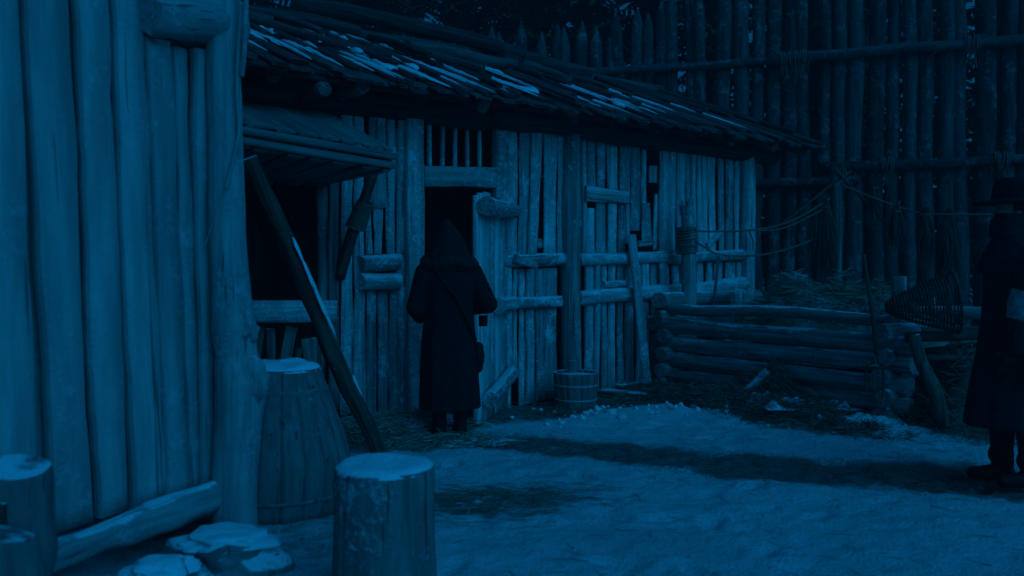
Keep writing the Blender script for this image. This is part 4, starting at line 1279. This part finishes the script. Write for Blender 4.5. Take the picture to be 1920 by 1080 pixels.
def ellip(bm, c, rx, ry, rz, rot=None, sub=3):
    M = T(c) @ (rot or Matrix()) @ Matrix.Diagonal((rx, ry, rz, 1))
    bmesh.ops.create_icosphere(bm, subdivisions=sub, radius=1, matrix=M)
def oloft(bm, secs, n=40, fold=0.0, folds=9, seed=0.0):
    """closed loft through ellipses (cx, cy, z, rx, ry)"""
    rows = []
    z0, z1 = secs[0][2], secs[-1][2]
    for (cx, cy, z, rx, ry) in secs:
        f = abs(z - z1) / abs(z1 - z0)
        row = []
        for j in range(n):
            a = 2 * math.pi * j / n
            k = 1 + fold * f * (math.sin(a * folds + seed + 2 * math.sin(z * 3)) + 0.6 * math.sin(a * (folds * 2 + 1) + 1.3 * seed))
            row.append(bm.verts.new((cx + rx * k * math.cos(a), cy + ry * k * math.sin(a), z)))
        rows.append(row)
    for r0, r1 in zip(rows, rows[1:]):
        for j in range(n): bm.faces.new((r0[j], r0[(j + 1) % n], r1[(j + 1) % n], r1[j]))
    bm.faces.new(rows[0][::-1]); bm.faces.new(rows[-1])
def skinned(name, build, mat, parent, M, voxel=0.012, smooth=4):
    bm = bmesh.new()
    build(bm)
    bmesh.ops.recalc_face_normals(bm, faces=bm.faces[:])
    me = bpy.data.meshes.new(name)
    bm.to_mesh(me); bm.free()
    me.materials.append(mat)
    me.polygons.foreach_set('use_smooth', [True] * len(me.polygons))
    o = mk(name, me, parent, M)
    r = o.modifiers.new('remesh', 'REMESH'); r.mode = 'VOXEL'; r.voxel_size = voxel; r.use_smooth_shade = True
    if smooth:
        s_ = o.modifiers.new('smooth', 'SMOOTH'); s_.factor = 0.5; s_.iterations = smooth
    return o
def hand(bm, w, d, up, L=0.18, curl=0.6):
    """wrist w, pointing d, thumb side up: palm and five bent fingers"""
    d = d.normalized(); up = (up - d * up.dot(d)).normalized(); nrm = d.cross(up)
    pc = w + d * L * 0.28
    for k in range(4):
        q = w + d * L * 0.12 + up * (0.030 - 0.020 * k) * 0.8
        e = w + d * L * 0.52 + up * (0.032 - 0.021 * k)
        capsule(bm, q, 0.015, e, 0.0115, 8)
        fl_ = L * (0.40, 0.46, 0.43, 0.34)[k]
        m1 = e + (d * math.cos(curl) + nrm * math.sin(curl)) * fl_ * 0.5
        m2 = m1 + (d * math.cos(curl * 2.2) + nrm * math.sin(curl * 2.2)) * fl_ * 0.5
        capsule(bm, e, 0.0105, m1, 0.0095, 8); capsule(bm, m1, 0.0095, m2, 0.008, 8)
    t0 = w + d * L * 0.15 + up * 0.03
    t1 = t0 + (d * 0.6 + up * 0.6 + nrm * 0.4).normalized() * L * 0.24
    t2 = t1 + (d * 0.8 + nrm * 0.6).normalized() * L * 0.2
    capsule(bm, t0, 0.014, t1, 0.011, 8); capsule(bm, t1, 0.011, t2, 0.009, 8)

# hooded figure at the barn door, seen from behind; local +Y is the way it faces
PF = gpt(842, 820)
ang = math.atan2(-BN.y, -BN.x) - math.pi / 2 - 0.12
PM = T((PF.x, PF.y, 0.0)) @ Matrix.Rotation(ang * 0.55, 4, 'Z')
p1 = thing('person', 'figure in a dark long coat and pointed hood entering the barn door', 'person', PM)
def b1(bm):
    for sg in (-1, 1):
        capsule(bm, (sg * 0.085, 0.0, 0.90), 0.095, (sg * 0.085, 0.01, 0.48), 0.066)
        capsule(bm, (sg * 0.085, 0.01, 0.48), 0.064, (sg * 0.088, -0.02, 0.10), 0.045)
        capsule(bm, (sg * 0.088, -0.02, 0.05), 0.045, (sg * 0.10, 0.13, 0.04), 0.035)
    oloft(bm, [(0, 0, 0.80, 0.16, 0.12), (0, 0, 0.92, 0.175, 0.125), (0, 0, 1.08, 0.145, 0.11), (0, 0, 1.28, 0.18, 0.125), (0, 0, 1.40, 0.17, 0.11), (0, 0, 1.46, 0.07, 0.07)], 28)
    capsule(bm, (0, 0, 1.42), 0.06, (0, 0.03, 1.54), 0.055)
    ellip(bm, (0, 0.045, 1.575), 0.076, 0.095, 0.11)
    ellip(bm, (0, 0.14, 1.565), 0.014, 0.02, 0.022)
    for sg in (-1, 1): ellip(bm, (sg * 0.078, 0.04, 1.57), 0.012, 0.022, 0.03)
    capsule(bm, (-0.19, 0, 1.36), 0.055, (-0.27, 0.0, 1.08), 0.045); capsule(bm, (-0.27, 0.0, 1.08), 0.042, (-0.20, 0.20, 0.98), 0.032)
    capsule(bm, (0.19, 0, 1.36), 0.055, (0.32, -0.02, 1.10), 0.045); capsule(bm, (0.32, -0.02, 1.10), 0.042, (0.26, 0.22, 1.04), 0.032)
    hand(bm, Vector((0.26, 0.22, 1.04)), Vector((0.1, 1, 0.05)), Vector((0, 0, 1)))
    hand(bm, Vector((-0.20, 0.20, 0.98)), Vector((0.2, 1, -0.1)), Vector((0, 0, 1)))
skinned('body', b1, M_SKIN, p1, PM, 0.008, 2)
def c1(bm):
    oloft(bm, [(0.01, -0.005, 0.24, 0.245, 0.21), (0.005, 0, 0.55, 0.235, 0.20), (0, 0, 0.78, 0.222, 0.18), (0, 0, 0.98, 0.205, 0.16), (0, 0, 1.10, 0.20, 0.16),
               (0, 0, 1.26, 0.225, 0.165), (0, 0, 1.37, 0.225, 0.15), (0, 0, 1.43, 0.15, 0.12), (0, 0.01, 1.47, 0.09, 0.09)], 64, 0.045, 6, 1.0)
    capsule(bm, (-0.19, 0, 1.345), 0.095, (-0.275, 0.0, 1.07), 0.082); capsule(bm, (-0.275, 0.0, 1.07), 0.082, (-0.21, 0.18, 0.985), 0.062)
    capsule(bm, (0.19, 0, 1.345), 0.095, (0.325, -0.02, 1.09), 0.082); capsule(bm, (0.325, -0.02, 1.09), 0.082, (0.265, 0.20, 1.045), 0.062)
coat1 = skinned('coat', c1, M_COAT, p1, PM, 0.012, 3)
def belt1(bm):
    oloft(bm, [(0, 0, 1.015, 0.209, 0.166), (0, 0, 1.05, 0.207, 0.164)], 40)
bb = bmesh.new(); belt1(bb); me = bpy.data.meshes.new('belt'); bb.to_mesh(me); bb.free(); me.materials.append(M_COAT); mk('belt', me, p1, PM)
def hd1(bm):
    oloft(bm, [(0, 0.0, 1.36, 0.20, 0.165), (0, 0.0, 1.45, 0.185, 0.165), (0, 0.02, 1.53, 0.165, 0.16), (0, 0.03, 1.60, 0.138, 0.145), (0.0, 0.02, 1.67, 0.095, 0.11), (-0.015, 0.0, 1.735, 0.056, 0.06), (-0.03, -0.02, 1.79, 0.014, 0.016)], 36, 0.07, 4, 0.4)
skinned('hood', hd1, M_HOOD, p1, PM, 0.010, 2)
def fur1(bm):
    for k in range(22):
        a = 2 * math.pi * k / 22
        ellip(bm, (0.195 * math.cos(a), 0.155 * math.sin(a), 1.425 + 0.02 * math.sin(a * 3)), 0.05 + 0.012 * rnd.random(), 0.05, 0.045 + 0.02 * rnd.random(), sub=2)
skinned('fur_collar', fur1, M_FUR, p1, PM, 0.010, 1)
def boots(bm, sp=((-0.085, 0.0), (0.09, 0.0)), top=0.42):
    for (x, y) in sp:
        capsule(bm, (x, y - 0.005, top), 0.075, (x, y - 0.02, 0.10), 0.058)
        capsule(bm, (x, y - 0.03, 0.055), 0.055, (x * 1.15, y + 0.15, 0.042), 0.042)
skinned('boots', boots, M_LEATH, p1, PM, 0.010, 2)
st = [Vector((-0.16, -0.12, 1.40)), Vector((-0.08, -0.17, 1.28)), Vector((0.03, -0.172, 1.12)), Vector((0.12, -0.165, 0.95)), Vector((0.20, -0.11, 0.80))]
mk('strap', tube_mesh(smooth_path(st, 6), 0.012, M_COAT, 6), p1, PM)
skinned('pouch', lambda bm: (ellip(bm, (0.235, -0.03, 0.66), 0.055, 0.085, 0.10), ellip(bm, (0.232, -0.03, 0.74), 0.05, 0.075, 0.04), ellip(bm, (0.235, -0.03, 0.58), 0.045, 0.06, 0.06)), M_LEATH, p1, PM, 0.010, 2)
mp = PM @ Vector((0.305, 0.06, 0.93))
mug = thing('hanging_mug', 'small dark can hanging at the elbow of the hooded figure', 'can', T(mp))
mk('can', lathe([(0.036, -0.03), (0.038, 0.0), (0.038, 0.06), (0.034, 0.06), (0.032, 0.0)], 20, M_LEATH, 'can'), mug, T(mp))
mk('handle', tube_mesh([Vector((0.036 * math.cos(a * 0.26), 0, 0.06 + 0.10 * math.sin(a * 0.26))) for a in range(13)], 0.004, M_IRON, 5), mug, T(mp))

# man at the right edge, in profile facing left; local +Y is the way he faces
QM = T((3.26, 5.50, 0.0)) @ Matrix.Rotation(R(86), 4, 'Z') @ Matrix.Scale(1.06, 4)
p2 = thing('person', 'man in a dark brimmed hat and long coat at the right edge', 'person', QM)
ARM = {-1: 0.0, 1: -0.17}
def b2(bm):
    for sg, fy in ((-1, -0.02), (1, 0.06)):
        capsule(bm, (sg * 0.09, 0.0, 0.90), 0.095, (sg * 0.09, fy * 0.7, 0.48), 0.066)
        capsule(bm, (sg * 0.09, fy * 0.7, 0.48), 0.064, (sg * 0.09, fy - 0.01, 0.10), 0.045)
        capsule(bm, (sg * 0.09, fy, 0.05), 0.045, (sg * 0.10, fy + 0.15, 0.04), 0.035)
    oloft(bm, [(0, 0, 0.80, 0.17, 0.13), (0, 0, 0.95, 0.18, 0.13), (0, 0, 1.10, 0.16, 0.12), (0, 0, 1.30, 0.195, 0.13), (0, 0, 1.43, 0.18, 0.11), (0, 0, 1.49, 0.07, 0.07)], 28)
    capsule(bm, (0, 0, 1.46), 0.06, (0, 0.02, 1.58), 0.056)
    ellip(bm, (0, 0.035, 1.645), 0.076, 0.096, 0.12)
    ellip(bm, (0, 0.06, 1.575), 0.05, 0.065, 0.05)
    ellip(bm, (0, 0.137, 1.63), 0.014, 0.022, 0.028)
    ellip(bm, (0, 0.128, 1.585), 0.024, 0.012, 0.008); ellip(bm, (0, 0.126, 1.572), 0.022, 0.012, 0.008)
    for sg in (-1, 1):
        ellip(bm, (sg * 0.078, 0.03, 1.635), 0.012, 0.022, 0.032)
        ellip(bm, (sg * 0.032, 0.122, 1.665), 0.022, 0.012, 0.008)
    for sg in (-1, 1):
        capsule(bm, (sg * 0.205, 0, 1.39), 0.055, (sg * 0.26, ARM[sg] + 0.11, 1.10), 0.045); capsule(bm, (sg * 0.26, ARM[sg] + 0.11, 1.10), 0.042, (sg * 0.25, ARM[sg] + 0.16, 0.86), 0.032)
        hand(bm, Vector((sg * 0.25, ARM[sg] + 0.16, 0.86)), Vector((0, 0.12, -1)), Vector((0, 1, 0)), curl=0.35)
skinned('body', b2, M_SKIN, p2, QM, 0.008, 2)
def c2(bm):
    oloft(bm, [(0, 0.01, 0.36, 0.27, 0.30), (0, 0.01, 0.55, 0.255, 0.27), (0, 0, 0.80, 0.235, 0.225), (0, 0, 1.02, 0.22, 0.19), (0, 0, 1.15, 0.215, 0.18),
               (0, 0, 1.30, 0.235, 0.175), (0, 0, 1.41, 0.23, 0.15), (0, 0, 1.47, 0.16, 0.12), (0, 0.01, 1.52, 0.09, 0.09)], 56, 0.03, 6, 2.0)
    for sg in (-1, 1):
        capsule(bm, (sg * 0.205, 0, 1.375), 0.095, (sg * 0.265, ARM[sg] + 0.08, 1.19), 0.085)
skinned('coat', c2, M_COAT2, p2, QM, 0.012, 3)
def cape2(bm):
    oloft(bm, [(0, 0, 1.28, 0.30, 0.205), (0, 0, 1.36, 0.275, 0.19), (0, 0, 1.44, 0.21, 0.16), (0, 0.0, 1.52, 0.125, 0.125), (0, 0.0, 1.56, 0.095, 0.10)], 44, 0.02, 8, 0.5)
skinned('cape_collar', cape2, M_COAT2, p2, QM, 0.012, 2)
for sg in (-1, 1):
    skinned('sleeve', lambda bm: (capsule(bm, (sg * 0.265, ARM[sg] + 0.08, 1.19), 0.080, (sg * 0.268, ARM[sg] + 0.11, 1.12), 0.080), capsule(bm, (sg * 0.268, ARM[sg] + 0.11, 1.12), 0.077, (sg * 0.262, ARM[sg] + 0.13, 1.00), 0.068)), M_LINEN, p2, QM, 0.010, 3)
    skinned('glove', lambda bm: (capsule(bm, (sg * 0.262, ARM[sg] + 0.135, 0.99), 0.073, (sg * 0.255, ARM[sg] + 0.155, 0.86), 0.06), hand(bm, Vector((sg * 0.252, ARM[sg] + 0.16, 0.86)), Vector((0, 0.12, -1)), Vector((0, 1, 0)), L=0.195, curl=0.35)), M_LEATH, p2, QM, 0.006, 1)
def hat2(bm):
    oloft(bm, [(0, 0.02, 1.702, 0.19, 0.225), (0, 0.02, 1.712, 0.192, 0.228), (0, 0.02, 1.722, 0.17, 0.20), (0, 0.02, 1.728, 0.112, 0.132), (0, 0.02, 1.80, 0.104, 0.122), (0, 0.02, 1.85, 0.09, 0.105), (0, 0.02, 1.865, 0.05, 0.06)], 44, 0.0)
skinned('hat', hat2, M_COAT, p2, QM, 0.008, 1)
skinned('hair', lambda bm: (ellip(bm, (0, 0.01, 1.655), 0.088, 0.095, 0.10), ellip(bm, (0, -0.03, 1.56), 0.07, 0.06, 0.07)), M_HAIR, p2, QM, 0.010, 2)
skinned('shade_scarf', lambda bm: oloft(bm, [(0, 0.02, 1.50, 0.13, 0.14), (0, 0.025, 1.55, 0.115, 0.135), (0, 0.03, 1.60, 0.10, 0.125), (0, 0.03, 1.645, 0.094, 0.116)], 36, 0.04, 6, 1.0), M_COAT2, p2, QM, 0.010, 2)  # dark scarf added over the lower face, standing in for its shade
skinned('trousers', lambda bm: [capsule(bm, (sg * 0.09, fy * 0.8, 0.50), 0.085, (sg * 0.09, fy - 0.01, 0.16), 0.066) for sg, fy in ((-1, -0.02), (1, 0.06))], M_COAT2, p2, QM, 0.010, 2)
skinned('boots', lambda bm: boots(bm, ((-0.09, -0.02), (0.09, 0.06)), 0.16), M_LEATH, p2, QM, 0.008, 2)
skinned('bag', lambda bm: oloft(bm, [(-0.30, -0.06, 0.62, 0.045, 0.10), (-0.305, -0.02, 0.66, 0.06, 0.12), (-0.30, -0.02, 0.82, 0.055, 0.115), (-0.295, -0.02, 0.86, 0.03, 0.09)], 28), M_LEATH, p2, QM, 0.010, 2)
